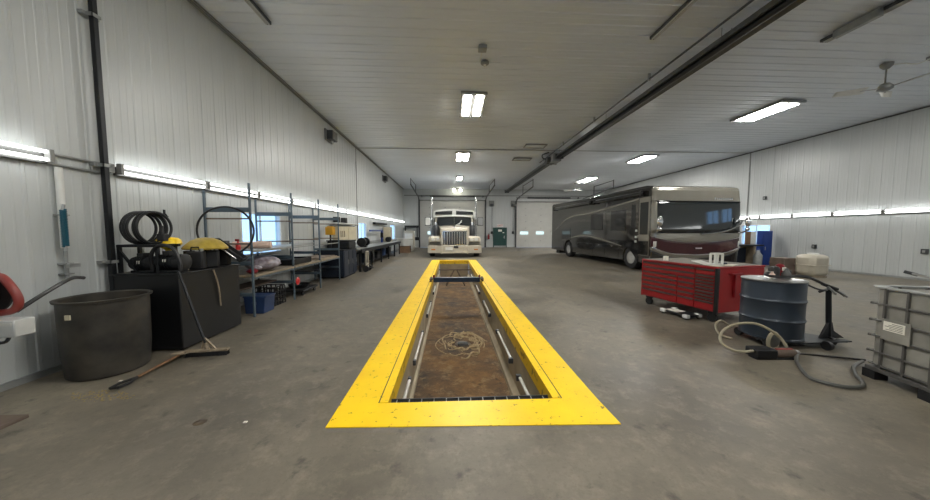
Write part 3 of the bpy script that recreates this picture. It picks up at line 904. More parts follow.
t = thing('board_stack', 'flat brown boards lying on the middle shelf of the third bay', 'boards', (-4.0, 9.2, .78))
MB().box(-.36, .36, -.6, .6, 0, .03).build('board', 'plank', t, bevel=.003)
MB().box(-.34, .3, -.5, .55, .03, .05).build('board', 'rackbrown', t, bevel=.003)
t = thing('storage_bin', 'dark blue plastic bin on the floor under the near end of the rack', 'bin', (-3.78, 6.06, 0))
MB().prism([(-.17, 0), (.17, 0), (.2, .31), (.22, .31), (.22, .34), (-.22, .34), (-.22, .31), (-.2, .31)], 'y', -.17, .17).build('bin_body', 'blueplastic', t, bevel=.02)
MB().box(-.05, .05, -.19, -.17, .18, .22).build('bin_handle', 'blueplastic', t, bevel=.005)
t = thing('wire_crate', 'black crate on the floor behind the blue bin under the rack', 'crate', (-3.92, 6.66, 0))
q = MB().box(-.2, .2, -.2, .2, 0, .02)
for z in (.1, .2, .3, .4):
    q.bar((-.2, -.2, z), (.2, -.2, z), .02).bar((-.2, .2, z), (.2, .2, z), .02).bar((-.2, -.2, z), (-.2, .2, z), .02).bar((.2, -.2, z), (.2, .2, z), .02)
for x in (-.2, -.1, 0, .1, .2):
    q.bar((x, -.2, 0), (x, -.2, .4), .02).bar((x, .2, 0), (x, .2, .4), .02).bar((-.2, x, 0), (-.2, x, .4), .02).bar((.2, x, 0), (.2, x, .4), .02)
q.build('crate_body', 'rubber', t)
t = thing('low_dolly', 'low black dolly with a dark pan on the floor under the second rack bay', 'dolly', (-3.9, 7.85, 0))
MB().box(-.3, .3, -.4, .4, .1, .15).build('dolly_deck', 'rubber', t, bevel=.008)
for sx in (-.24, .24):
    for sy in (-.32, .32):
        MB().cyl((sx - .02, sy, .05), (sx + .02, sy, .05), .05, 14).build('caster', 'blacksteel', t)
MB().lathe([(.0, .15), (.2, .15), (.25, .24), (.24, .24), (.19, .165), (0, .165)], n=24).build('pan', 'blacksteel', t)
t = thing('red_reflector', 'round red disc hung on the rack near the second front post', 'disc', (-3.6, 7.18, .42))
MB().lathe([(0, 0), (.085, 0), (.09, .012), (.06, .03), (0, .035)], n=22, axis='x').build('disc_face', 'redlens', t)

# ------------------------------------------------------------------ cabinet, bench and shop end
cb = thing('tool_cabinet', 'dark navy steel cabinet beside the far end of the rack', 'cabinet', (-4.4, 10.15, 0))
MB().box(0, .84, 0, 1.35, .06, .93).build('cabinet_body', 'navy', cb, bevel=.01)
MB().box(-.01, .86, -.02, 1.37, .93, .96).build('cabinet_top', 'blacksteel', cb, bevel=.005)
for i in range(3):
    dr = MB().box(.84, .855, .04 + i * .44, .44 + i * .44, .1, .9).build('door', 'navy', cb, bevel=.005)
    MB().box(.855, .875, .38 + i * .44, .4 + i * .44, .45, .6).build('handle', 'steel', dr)
for i in range(4):
    MB().box(.06, .78, -.012, 0, .12 + i * .2, .29 + i * .2).build('drawer', 'navy', cb, bevel=.004)
MB().box(.05, .8, .05, 1.3, 0, .06).build('plinth', 'rubber', cb)
t = thing('parts_washer', 'black flat machine standing on top of the navy cabinet', 'machine', (-4.1, 10.95, .96))
MB().box(-.28, .5, -.1, .62, .0, .26).build('machine_body', 'blacksteel', t, bevel=.03)
MB().box(-.3, .52, -.12, .64, .26, .3).build('lid', 'rubber', t, bevel=.01)
t = thing('work_lamp', 'yellow box lamp on a dark pole above the navy cabinet', 'lamp', (-4.15, 10.6, .96))
MB().box(-.1, .1, -.1, .1, 0, .02).build('base', 'blacksteel', t)
MB().cyl((0, 0, .02), (0, 0, .52), .028, 10).build('pole', 'blacksteel', t)
MB().box(-.13, .13, -.12, .12, .5, .77).build('lamp_box', 'lampyellow', t, bevel=.015)
MB().box(-.1, .1, -.06, .06, .77, .8).build('lamp_cap', 'lampyellow', t, bevel=.01)

wb = thing('workbench', 'long steel workbench along the left wall under the windows', 'workbench', (-4.45, 11.75, 0))
BL = 9.2
MB().box(0, 1.0, 0, BL, .84, .89).build('bench_top', 'trimgrey', wb, bevel=.006)
MB().box(.98, 1.02, 0, BL, .74, .89).build('bench_apron', 'blacksteel', wb, bevel=.004)
for i in range(6):
    y = .1 + i * (BL - .2) / 5
    for x in (.08, .92):
        MB().box(x - .035, x + .035, y - .035, y + .035, 0, .84).build('leg', 'blacksteel', wb)
MB().box(.05, .8, .1, BL - .1, .2, .23).build('lower_shelf', 'blacksteel', wb)
MB().box(.0, .03, 0, BL, .89, 1.05).build('backsplash', 'galv', wb)
for i, (y, w, h, m, lab) in enumerate(((12.3, .5, .42, 'rubber', 'black'), (13.4, .7, .36, 'navy', 'navy'), (14.5, .5, .44, 'darksteel', 'dark grey'), (15.7, .7, .3, 'rubber', 'black low'), (17.0, .5, .45, 'blueplastic', 'blue'), (18.4, .8, .35, 'blacksteel', 'black wide'))):
    t = thing('storage_crate', lab + ' storage crate on the lower shelf of the workbench, %s from its near end' % ORD[i], 'crate', (-4.0, y, .23), group='crates under the workbench')
    MB().box(-.3, .3, -w / 2, w / 2, 0, h).build('crate_body', m, t, bevel=.012)
    MB().box(-.31, .31, -w / 2 - .01, w / 2 + .01, h, h + .03).build('lid', m, t, bevel=.006)
def grinder(x, y, z, label, s=1.0):
    t = thing('bench_grinder', label, 'grinder', (x, y, z))
    MB().box(-.12 * s, .12 * s, -.1 * s, .1 * s, 0, .05 * s).build('foot', 'blacksteel', t, bevel=.006)
    MB().cyl((0, -.2 * s, .19 * s), (0, .2 * s, .19 * s), .1 * s, 18).build('motor', 'rubber', t)
    for q_ in (-.3, .2): MB().cyl((0, q_ * s, .19 * s), (0, (q_ + .1) * s, .19 * s), .17 * s, 20).build('wheel_guard', 'blacksteel', t)
grinder(-3.85, 13.5, .89, 'black bench grinder on the near part of the workbench', 1.15)
grinder(-4.0, 19.6, .89, 'black bench grinder at the far end of the workbench', .9)
t = thing('wall_cabinet', 'beige pegboard cabinet on the left wall above the near end of the bench', 'cabinet', (XL + .02, 11.7, 1.15))
MB().box(0, .2, 0, 2.2, 0, .62).build('cabinet_body', 'beige', t, bevel=.008)
for i in range(2):
    dd = MB().box(.2, .215, .05 + i * 1.08, 1.05 + i * 1.08, .04, .58).build('door', 'beige', t, bevel=.004)
    for k_ in range(3): MB().box(.215, .23, .2 + k_ * .2, .24 + k_ * .2, .2, .45).build('hanging_tool', 'brownbox', dd)
t = thing('wall_shelf', 'white shelf on the left wall above the beige cabinet', 'shelf', (XL + .02, 11.4, 1.86))
MB().box(0, .3, 0, 2.7, 0, .05).build('shelf_board', 'white', t, bevel=.005)
for y in (.3, 2.4): MB().bar((.02, y, -.12), (.25, y, 0), .025).build('bracket', 'galv', t)
for y, lab in ((11.7, 'small dark speaker box on the white wall shelf, nearer one'), (12.5, 'small dark speaker box on the white wall shelf, farther one')):
    t = thing('speaker', lab, 'speaker', (XL + .17, y, 1.91))
    MB().box(-.09, .09, -.13, .13, 0, .22).build('speaker_case', 'rubber', t, bevel=.01)
    MB().cyl((.09, 0, .1), (.098, 0, .1), .07, 16).build('speaker_cone', 'blacksteel', t)
t = thing('wall_rail', 'black tool rail on the left wall between the second and third windows', 'rail', (XL + .02, 17.6, 1.98))
MB().box(0, .16, 0, 3.2, 0, .12).build('rail_bar', 'blacksteel', t, bevel=.006)
t = thing('jib_arm', 'blue steel jib arm standing on the workbench', 'hoist arm', (-4.2, 18.6, .89))
MB().bar((0, 0, 0), (0, 0, .75), .1).build('mast', 'bluelift', t)
MB().bar((0, .05, .72), (0, -2.7, .72), .08).build('arm', 'bluelift', t)
MB().cyl((0, 0, .6), (0, 0, .3), .08, 12).build('winch', 'blacksteel', t)
t = thing('parts_cabinet', 'beige upright cabinet at the far end of the workbench', 'cabinet', (-4.2, 20.3, .892))
MB().box(-.2, .25, -.35, .35, 0, .95).build('cabinet_body', 'beige', t, bevel=.01)
MB().box(.25, .265, -.3, .3, .05, .9).build('door', 'cream', t, bevel=.005)
t = thing('hand_truck', 'small hand cart with a white frame and black wheels beside the bench legs', 'cart', (-3.3, 11.95, 0))
q = MB()
for y in (-.1, .18): q.tube([(0, y, .15), (0, y, .78)], .03, 8)
q.tube([(0, -.1, .78), (0, .18, .78)], .03, 8).tube([(0, -.1, .3), (0, .18, .3)], .03, 8)
q.build('frame', 'cream', t)
for y in (-.16, .24): MB().cyl((.0, y - .03, .12), (.0, y + .03, .12), .12, 18).build('wheel', 'rubber', t)
MB().box(-.02, .22, -.1, .18, .13, .16).build('toe_plate', 'blacksteel', t)
t = thing('hanging_hose', 'black hose loop hanging off the workbench edge above the hand cart', 'hose', (-3.36, 12.75, .42))
MB().tube(circle((0, 0, 0), .36, 36, 'yz'), .03, 8, True).build('loop', 'hoseblack', t)

t = thing('cardboard_box', 'brown cardboard box on the floor at the far end of the workbench', 'box', (-3.35, 22.3, 0))
MB().box(-.38, .38, -.4, .4, 0, .5).build('carton', 'cardboard', t, bevel=.008)
MB().box(-.38, .38, -.03, .03, .5, .504).build('tape', 'beige', t)
t = thing('laundry_tub', 'white round tub standing on the brown cardboard box', 'tub', (-3.35, 22.3, .504))
MB().lathe([(0, 0), (.5, 0), (.56, .1), (.6, .5), (.63, .5), (.63, .53), (.57, .53), (.53, .1), (0, .05)], n=32).build('tub_wall', 'white', t)
t = thing('water_heater', 'white upright box behind the round white tub', 'box', (-3.3, 24.2, 0))
MB().box(-.4, .42, -.35, .35, 0, 1.6).build('case', 'cream', t, bevel=.02)
MB().box(-.3, .3, -.36, -.35, .2, 1.4).build('front_panel', 'white', t, bevel=.005)
t = thing('pipe_stand', 'black bent pipe frame against the end wall in the left corner', 'pipe frame', (-4.1, 28.6, 0))
MB().bar((-.15, 0, 0), (-.15, 0, 2.0), .14).bar((-.2, 0, 2.0), (1.1, 0, 2.0), .2).bar((.95, 0, 2.0), (.95, 0, .9), .09).build('pipe_frame', 'blacksteel', t)
MB().box(.7, 1.15, -.12, .1, .7, 1.0).build('valve_box', 'blacksteel', t, bevel=.02)

#__PART2__
# ------------------------------------------------------------------ ceiling
def shoplight(x, y, w, ln, label, m, n=2, group='ceiling lights'):
    t = thing('ceiling_light', label, 'ceiling light', (x, y, ZC - .025), group=group)
    MB().box(-w / 2, w / 2, -ln / 2, ln / 2, -.06, 0).build('lamp_housing', 'fixture', t, bevel=.01)
    for i in range(n):
        cx = (i - (n - 1) / 2) * w / n
        pw = w / n * .3
        MB().box(cx - pw, cx + pw, -ln / 2 + .1, ln / 2 - .1, -.08, -.06).build('diffuser', m, t, bevel=.006)
    for s_ in (-1, 1):
        MB().box(-w / 2 - .02, w / 2 + .02, s_ * ln / 2 - .03, s_ * ln / 2 + .03, -.07, .0).build('end_cap', 'galv', t, bevel=.005)
    return t
shoplight(.69, 9.65, .72, 1.7, 'large twin ceiling light over the pit, nearest of the middle row', 'tubewarm')
shoplight(.65, 16.2, .74, 1.7, 'twin ceiling light over the far part of the pit, second of the middle row', 'tubefar')
shoplight(.69, 22.7, .5, 1.4, 'small ceiling light above the truck, third of the middle row', 'tubefar', 1)
t = thing('ceiling_light', 'pair of round lamps hanging near the end wall above the truck', 'ceiling light', (.64, 28.2, ZC - .025))
MB().box(-.5, .5, -.06, .06, -.08, 0).build('lamp_housing', 'fixture', t, bevel=.01)
for s_ in (-1, 1):
    MB().lathe([(.03, -.08), (.04, -.12), (.16, -.2), (.17, -.21), (.15, -.2)], (s_ * .3, 0, 0), 18).build('reflector', 'galv', t)
    MB().ball((s_ * .3, 0, -.2), .14, 16, 10).build('bulb', 'bulb', t)
shoplight(10.4, 9.7, .74, 1.65, 'large twin ceiling light in front of the motorhome, nearest of the right row', 'tubewarm')
shoplight(10.45, 16.2, .76, 1.65, 'twin ceiling light above the motorhome, second of the right row', 'tubefar')
shoplight(10.5, 22.9, .7, 2.2, 'ceiling light above the rear of the motorhome, farthest of the right row', 'tubefar')
for x in (.69, 10.4):
    for y in (2.6, -2.6):
        shoplight(x, y, .8, 1.7, 'twin ceiling light over the near end of the workshop outside the picture', 'tubewarm')

def darkfix(x, y0, y1, w, label, box=None):
    t = thing('unlit_light', label, 'ceiling light', (x, y0, ZC - .03))
    L_ = y1 - y0
    MB().box(-w / 2, w / 2, 0, L_, -.06, 0).build('lamp_housing', 'darksteel', t, bevel=.008)
    MB().cyl((w * .25, .05, -.075), (w * .25, L_ - .05, -.075), .016, 8).build('tube', 'unlit', t)
    MB().cyl((-w * .25, .05, -.075), (-w * .25, L_ - .05, -.075), .016, 8).build('tube', 'unlit', t)
    if box: MB().box(-w / 2 + .02 - .1, -w / 2 + .02, box[0] - y0, box[1] - y0, -.15, 0).build('ballast_box', 'galv', t, bevel=.01)
darkfix(-3.42, 3.6, 6.12, .09, 'unlit dark ceiling strip light near the left wall at the top edge')
darkfix(4.12, 3.6, 6.2, .1, 'unlit dark ceiling strip light left of the long dark heater tube')
darkfix(7.72, 3.5, 6.12, .13, 'unlit dark ceiling strip light right of the heater tube, with a ballast box', (5.2, 5.85))

def heater(x, y0, y1, z, label):
    t = thing('radiant_heater', label, 'heater', (x, y0, z))
    L_ = y1 - y0
    MB().add([(-.21, 0, 0), (-.1, 0, .17), (.1, 0, .17), (.21, 0, 0), (-.21, L_, 0), (-.1, L_, .17), (.1, L_, .17), (.21, L_, 0)],
             [(0, 1, 5, 4), (1, 2, 6, 5), (2, 3, 7, 6)]).build('reflector', 'shield', t, solid=.008, smooth=False)
    MB().cyl((-.02, 0, .02), (-.02, L_, .02), .06, 14).build('burner_tube', 'blacksteel', t)
    MB().box(-.2, .2, L_ - .05, L_ + .02, -.06, .18).build('end_box', 'darksteel', t, bevel=.01)
    k_ = max(3, int(L_ / 2.8))
    for i in range(k_):
        y = .3 + i * (L_ - .6) / (k_ - 1)
        for s_ in (-1, 1): MB().bar((s_ * .1, y, .17), (s_ * .1, y, ZC - z - .03), .012).build('hanger', 'galv', t)
heater(5.4, 1.2, 14.9, 5.22, 'long dark radiant heater tube along the ceiling, near one')
heater(5.3, 16.4, 28.3, 5.22, 'long dark radiant heater tube along the ceiling, far one toward the end wall')
t = thing('heater_burner', 'grey burner box between the two ceiling heater tubes', 'burner', (5.35, 15.35, 5.2))
MB().box(-.22, .22, -.3, .3, -.1, .3).build('burner_box', 'galv', t, bevel=.02)
MB().lathe([(0, -.1), (.15, -.1), (.15, .1), (0, .1)], (-.3, .15, .05), 18, 'x').build('blower', 'darksteel', t)
MB().tube(smoothline([(-.2, .3, .1), (-.45, .5, .2), (-.6, .2, .3), (-.4, -.2, .33)]), .03, 8).build('gas_hose', 'blacksteel', t)
t = thing('burner_box', 'small grey burner box at the near end of the far heater tube', 'burner', (5.3, 16.1, 5.2))
MB().box(-.2, .2, -.2, .2, -.06, .26).build('burner_case', 'darksteel', t, bevel=.02)
MB().lathe([(0, -.08), (.12, -.08), (.12, .08), (0, .08)], (.3, .0, .05), 18, 'x').build('blower', 'galv', t)
t = thing('gas_pipe', 'thin dark gas pipe along the ceiling left of the heater tube', 'pipe', (5.02, 1.2, 5.42))
MB().cyl((0, 0, 0), (0, 15.7, 0), .022, 8).build('pipe_run', 'darksteel', t)
for i in range(6): MB().box(-.03, .03, .6 + i * 2.9 - .02, .6 + i * 2.9 + .02, -.03, ZC - 5.42 - .025).build('clip', 'galv', t)

for (x, y, lab) in ((3.95, 14.1, 'white ceiling vent frame left of the heater burner, nearer one'), (3.95, 16.7, 'white ceiling vent frame left of the heater burner, farther one')):
    t = thing('ceiling_vent', lab, 'vent', (x, y, ZC - .022))
    q = MB().box(-.5, .5, -.3, -.25, -.04, 0).box(-.5, .5, .25, .3, -.04, 0).box(-.5, -.45, -.3, .3, -.04, 0).box(.45, .5, -.3, .3, -.04, 0)
    q.build('vent_frame', 'fixture', t, bevel=.006)
    MB().box(-.45, .45, -.25, .25, -.02, 0).build('vent_panel', 'wall', t)
t = thing('junction_box', 'small grey junction box on the ceiling nearest over the pit', 'junction box', (.7, 6.7, ZC - .022))
MB().box(-.09, .09, -.09, .09, -.08, 0).build('box_body', 'galv', t, bevel=.01)
MB().cyl((.0, .09, -.04), (.0, .5, -.03), .015, 8).build('cable', 'white', t)
t = thing('ceiling_sensor', 'round white detector on the ceiling between the junction box and the first light', 'detector', (.82, 7.3, ZC - .022))
MB().lathe([(0, -.06), (.07, -.055), (.1, -.03), (.1, 0)], n=20).build('sensor_body', 'fixture', t)
MB().lathe([(0, -.075), (.03, -.07), (.035, -.055)], n=14).build('sensor_eye', 'white', t)

def fan(x, y, drop, r, label, rot):
    t = thing('ceiling_fan', label, 'ceiling fan', (x, y, ZC - .022))
    MB().lathe([(.11, 0), (.1, -.06), (.05, -.12), (.02, -.13)], n=18).build('canopy', 'fixture', t)
    MB().cyl((0, 0, -.1), (0, 0, -drop + .1), .016, 8).build('down_rod', 'fixture', t)
    MB().lathe([(.02, -drop + .12), (.07, -drop + .1), (.13, -drop + .03), (.13, -drop - .03), (.07, -drop - .07), (0, -drop - .08)], n=20).build('motor', 'galv', t)
    for i in range(3):
        a = rot + i * 2 * PI / 3
        R = Matrix.Translation((0, 0, -drop)) @ Matrix.Rotation(a, 4, 'Z') @ Matrix.Rotation(.42, 4, 'X')
        b_ = MB().grid(lambda u, v: tuple(R @ Vector((.3 + u * (r - .3), (v - .5) * (.22 - .06 * u), 0))), 8, 3)
        b_ = b_.build('blade', 'white', t, solid=.008)
        MB().bar(tuple(R @ Vector((.1, 0, 0))), tuple(R @ Vector((.4, 0, 0))), .04, .012).build('blade_arm', 'galv', b_)
fan(10.36, 6.9, .56, .85, 'white three blade ceiling fan near the right top corner', .55)
fan(10.3, 24.6, .6, .9, 'small far white ceiling fan above the rear of the motorhome', .5)
t = thing('fan_outlet', 'dark outlet box with a short cord on the ceiling by the near fan', 'outlet', (11.0, 6.55, ZC - .022))
MB().box(-.12, .16, -.07, .07, -.07, 0).build('outlet_box', 'galv', t, bevel=.008)
MB().tube(smoothline([(-.1, 0, -.05), (-.25, .1, -.12), (-.4, .2, -.06), (-.55, .3, -.05)]), .012, 6).build('cord', 'white', t)

# ------------------------------------------------------------------ truck
tr = thing('semi_truck', 'cream semi truck with a tall chrome grille facing us beyond the pit', 'truck', (.25, 18.0, 0))
bp = MB()
bp.prism([(-1.62, .26), (1.62, .26), (1.62, .62), (1.56, .72), (-1.56, .72), (-1.62, .62)], 'y', -.04, .1)
bp = bp.build('bumper', 'cream', tr, bevel=.02)
for s_ in (-1, 1):
    MB().box(s_ * 1.28 - .12, s_ * 1.28 + .12, -.05, -.03, .44, .52).build('marker_light', 'amber', bp, bevel=.006)
    MB().box(s_ * .78 - .035, s_ * .78 + .035, -.1, -.04, .2, 1.0).build('guard_post', 'cream', bp, bevel=.01)
MB().box(-.76, .76, -.085, -.045, .26, .3).build('guard_rail', 'cream', bp)
MB().box(-.56, -.12, -.06, -.04, .44, .62).build('number_plate', 'white', bp, bevel=.004)
MB().box(-.06, .22, -.055, -.035, .56, .7).build('tow_opening', 'rubber', bp)
gs = MB().prism([(-.84, .72), (.84, .72), (.84, 1.56), (.76, 1.7), (-.76, 1.7), (-.84, 1.56)], 'y', .06, .3).build('grille_shell', 'cream', tr, bevel=.03)
MB().box(-.7, .7, .045, .07, .76, 1.56).build('grille_back', 'darksteel', gs)
for i in range(9):
    x = -.6 + i * .15
    MB().box(x - .022, x + .022, .02, .05, .76, 1.56).build('grille_bar', 'chrome', gs)
MB().box(-.72, .72, .02, .06, .735, .77).box(-.72, .72, .02, .06, 1.55, 1.59).box(-.72, -.68, .02, .06, .735, 1.59).box(.68, .72, .02, .06, .735, 1.59).build('grille_trim', 'chrome', gs)
def hoodfn(u, v):
    s_ = (u - .5) * 2
    y = .28 + v * 2.0
    w = .82 + .16 * v
    zt = 1.68 + .26 * v
    a = abs(s_)
    if a < .7: return (s_ / .7 * w * .92, y, zt + .05 * (1 - (s_ / .7) ** 2))
    k = (a - .7) / .3
    return (math.copysign(w * (.92 + .08 * min(1, k * 3)), s_), y, zt - .03 * min(1, k * 3) - max(0, k - .33) / .67 * .85)
MB().grid(hoodfn, 28, 6).build('hood', 'cream', tr, solid=.02, ang=50)
MB().cyl((.0, .45, 1.72), (.0, .45, 1.86), .02, 8).box(-.03, .03, .42, .5, 1.84, 1.92).build('hood_ornament', 'chrome', tr)
for s_ in (-1, 1):
    q = MB()
    def fen(u, v):
        a = PI * u
        y = 1.1 - .78 * math.cos(a) * (1.0)
        z = .72 + .56 * max(0, math.sin(a)) ** .45
        return (s_ * (.84 + .76 * v), y, z - .05 * v ** 4)
    q.grid(fen, 20, 6)
    q.build('fender', 'cream', tr, solid=.03, ang=60)
    hl = MB().box(min(s_ * .86, s_ * 1.52), max(s_ * .86, s_ * 1.52), .1, .34, .94, 1.18).build('headlight_pod', 'cream', tr, bevel=.025)
    for xx in (1.02, 1.3): MB().lathe([(0, -.03), (.1, -.015), (.115, .02)], (s_ * xx, .1, 1.07), 18, 'y').build('headlight', 'lens', hl)
    MB().box(min(s_ * .88, s_ * 1.5), max(s_ * .88, s_ * 1.5), .06, .12, .84, .9).build('light_bar', 'darksteel', tr)
    MB().lathe([(0, .0), (.17, .01), (.19, .05), (.19, .72), (.15, .8), (0, .82)], (s_ * 1.2, 1.95, 1.16), 18).build('air_cleaner', 'darksteel', tr)
    MB().lathe([(.1, 0), (.1, .2), (0, .21)], (s_ * 1.2, 1.95, 1.97), 14).build('air_cleaner_cap', 'chrome', tr)
    tw = MB().lathe([(.26, -.17), (.46, -.17), (.5, -.12), (.5, .12), (.46, .17), (.26, .17)], (s_ * 1.4, 1.1, .5), 28, 'x', False).build('tyre', 'rubber', tr)
    MB().lathe([(0, s_ * .12), (.2, s_ * .14), (.27, s_ * .05)], (s_ * 1.4, 1.1, .5), 20, 'x').build('hub', 'chrome', tw)
    for y in (7.0, 8.2):
        tw = MB().lathe([(.26, -.28), (.46, -.28), (.5, -.22), (.5, .22), (.46, .28), (.26, .28)], (s_ * 1.25, y, .5), 28, 'x', False).build('tyre', 'rubber', tr)
        MB().lathe([(0, s_ * .1), (.2, s_ * .12), (.27, s_ * .2)], (s_ * 1.25, y, .5), 20, 'x').build('hub', 'chrome', tw)
    MB().lathe([(0, 0), (.3, .02), (.32, .06), (.32, 1.3), (.3, 1.34), (0, 1.36)], (s_ * 1.3, 2.75, .62), 22, 'y').build('fuel_tank', 'chrome', tr)
    sk = MB().cyl((s_ * 1.62, 4.3, .9), (s_ * 1.62, 4.3, 3.9), .075, 14)
    sk.tube(smoothline([(s_ * 1.62, 4.3, 3.88), (s_ * 1.62, 4.33, 3.98), (s_ * 1.62, 4.42, 4.04)]), .075, 12)
    sk.build('exhaust_stack', 'chrome', tr)
    MB().cyl((s_ * 1.62, 4.3, 1.3), (s_ * 1.62, 4.3, 2.4), .11, 14).build('heat_shield', 'steel', tr)
    MB().box(s_ * 1.78 - .2, s_ * 1.78 + .2, 2.5, 2.56, 1.95, 2.51).build('mirror_shell', 'blacksteel', tr, bevel=.04)
    mr = MB().box(s_ * 1.78 - .17, s_ * 1.78 + .17, 2.42, 2.52, 1.98, 2.48).build('mirror', 'white' if s_ < 0 else 'steel', tr, bevel=.04)
    MB().bar((s_ * 1.36, 2.6, 2.42), (s_ * 1.7, 2.5, 2.42), .03).bar((s_ * 1.36, 2.6, 2.05), (s_ * 1.7, 2.5, 2.05), .03).build('mirror_arm', 'chrome', mr)
cab = MB().prism([(-1.34, .9), (1.34, .9), (1.34, 1.9), (1.24, 2.66), (-1.24, 2.66), (-1.34, 1.9)], 'y', 2.3, 4.2).build('cab', 'cream', tr, bevel=.05)
for s_ in (-1, 1):
    MB().add([(s_ * .004, 2.27, 1.96), (s_ * 1.2, 2.29, 1.94), (s_ * 1.12, 2.29, 2.5), (s_ * .004, 2.27, 2.54), (s_ * .004, 2.305, 1.96), (s_ * 1.2, 2.305, 1.94), (s_ * 1.12, 2.305, 2.5), (s_ * .004, 2.305, 2.54)],
             [(0, 1, 2, 3), (4, 7, 6, 5), (0, 4, 5, 1), (1, 5, 6, 2), (2, 6, 7, 3), (3, 7, 4, 0)]).build('windshield', 'darkglass', tr, smooth=False)
    MB().box(min(s_ * 1.32, s_ * 1.37), max(s_ * 1.32, s_ * 1.37), 2.5, 3.4, 1.85, 2.45).build('side_window', 'darkglass', tr, bevel=.01)
MB().bar((.1, 2.25, 1.98), (.52, 2.25, 2.2), .05).bar((.3, 2.24, 2.0), (.5, 2.24, 2.3), .05).build('wiper', 'white', tr)
def visor(u, v):
    s_ = (u - .5) * 2
    return (s_ * 1.36, 2.08 + .25 * v + .12 * s_ * s_, 2.5 + .1 * v + .08 * (1 - s_ * s_))
MB().grid(visor, 20, 3).build('sun_visor', 'white', tr, solid=.025)
sl = MB().prism([(-1.36, .9), (1.36, .9), (1.42, 2.66), (1.4, 2.92), (1.2, 3.0), (.6, 3.06), (0, 3.08), (-.6, 3.06), (-1.2, 3.0), (-1.4, 2.92), (-1.42, 2.66)], 'y', 2.55, 6.2).build('sleeper', 'white', tr, bevel=.04)
for s_ in (-1, 1):
    MB().prism([(s_ * .13, 2.7), (s_ * 1.3, 2.68), (s_ * 1.28, 2.89), (s_ * .13, 2.95)], 'y', 2.53, 2.57).build('roof_window', 'darkglass', sl)
for i in range(5): MB().box(-1.0 + i * .5 - .06, -1.0 + i * .5 + .06, 2.5, 2.56, 2.63, 2.67).build('clearance_light', 'amber', sl, bevel=.01)
for s_ in (-1, 1): MB().box(s_ * .42 - .1, s_ * .42 + .1, .3, 9.2, .62, .9).build('frame_rail', 'blacksteel', tr)
MB().box(-1.3, 1.3, 6.2, 9.2, .88, .95).build('deck_plate', 'steel', tr)
MB().cyl((-1.4, 1.1, .5), (1.4, 1.1, .5), .07, 10).cyl((-1.3, 7, .5), (1.3, 7, .5), .08, 10).cyl((-1.3, 8.2, .5), (1.3, 8.2, .5), .08, 10).build('axle', 'rubber', tr)

# ------------------------------------------------------------------ motorhome
RVW, RVL, RVA = 3.66, 9.75, math.radians(3.35)
rv = thing('motorhome', 'large dark grey motorhome with a champagne front and burgundy nose band', 'motorhome', (7.66, 11.02, 0), RVA)
FWY, RWY, WR = 1.28, 7.15, .47
def arch(yc, r=.58, zc=.45, n=12):
    a0 = math.asin(min(1, (zc - .32) / r))
    return [(yc - r * math.cos(-a0 + (PI + 2 * a0) * i / n), zc + r * math.sin(-a0 + (PI + 2 * a0) * i / n)) for i in range(n + 1)]
poly = [(.15, .32)] + arch(FWY, .5) + arch(RWY) + [(RVL, .32), (RVL, 3.3), (RVL - .15, 3.42), (.15, 3.28)]
MB().prism(poly, 'x', 0, RVW).build('body', 'rvgrey', rv, bevel=.03)
MB().box(.35, RVW - .35, .9, RVL - .4, 3.26, 3.44).build('roof', 'rvgrey', rv, bevel=.06)
for y in (2.6, 6.2):
    MB().box(1.4, 2.5, y, y + 1.0, 3.44, 3.6).build('roof_unit', 'rvlight', rv, bevel=.08)

def rake(z):
    z = max(.2, min(3.5, z))
    if z < 1.3: return .10 - .1 * (z - .2) / 1.1
    if z < 2.7: return .06 * (z - 1.3) / 1.4
    return .06 + .12 * (z - 2.7) / .6
def RP(t, z, off=0.0):
    th = PI - PI * t
    c, s_ = math.cos(th), math.sin(th)
    e = 2 / 8.0
    hx = RVW / 2 + off
    x = RVW / 2 + hx * math.copysign(abs(c) ** e, c)
    y = .17 - (.25 + off) * abs(s_) ** e + rake(z) * abs(s_) ** e
    return (x, y, z)
def xn(t):
    return abs(math.cos(PI - PI * t)) ** (2 / 8.0)
def patch(name, m, t0, t1, za, zb, off, parent=rv, nu=48, nv=8, solid=.02):
    fa = za if callable(za) else (lambda t: za)
    fb = zb if callable(zb) else (lambda t: zb)
    def fn(u, v):
        t = t0 + (t1 - t0) * u
        return RP(t, fa(t) + (fb(t) - fa(t)) * v, off)
    return MB().grid(fn, nu, nv).build(name, m, parent, solid=solid, ang=60)
nose = lambda t: 1.14 + .22 * xn(t) ** 2
burg = lambda t: .66 + .32 * xn(t) ** 3
low = lambda t: .54 + .32 * xn(t) ** 3
patch('front_skirt', 'rvdark', 0, 1, .28, low, 0)
patch('bumper_trim', 'rvlight', 0, 1, low, burg, .012)
patch('nose_band', 'burgundy', 0, 1, burg, nose, .004)
patch('nose_panel', 'rvlight', 0, 1, nose, 1.53, 0)
patch('front_pillar', 'rvlight', 0, .22, 1.53, 2.72, 0, nu=16)
patch('front_pillar', 'rvlight', .78, 1, 1.53, 2.72, 0, nu=16)
ws = patch('windshield', 'darkglass', .14, .86, 1.52, 2.73, .008)
patch('front_cap', 'rvlight', 0, 1, 2.72, 3.2, 0)
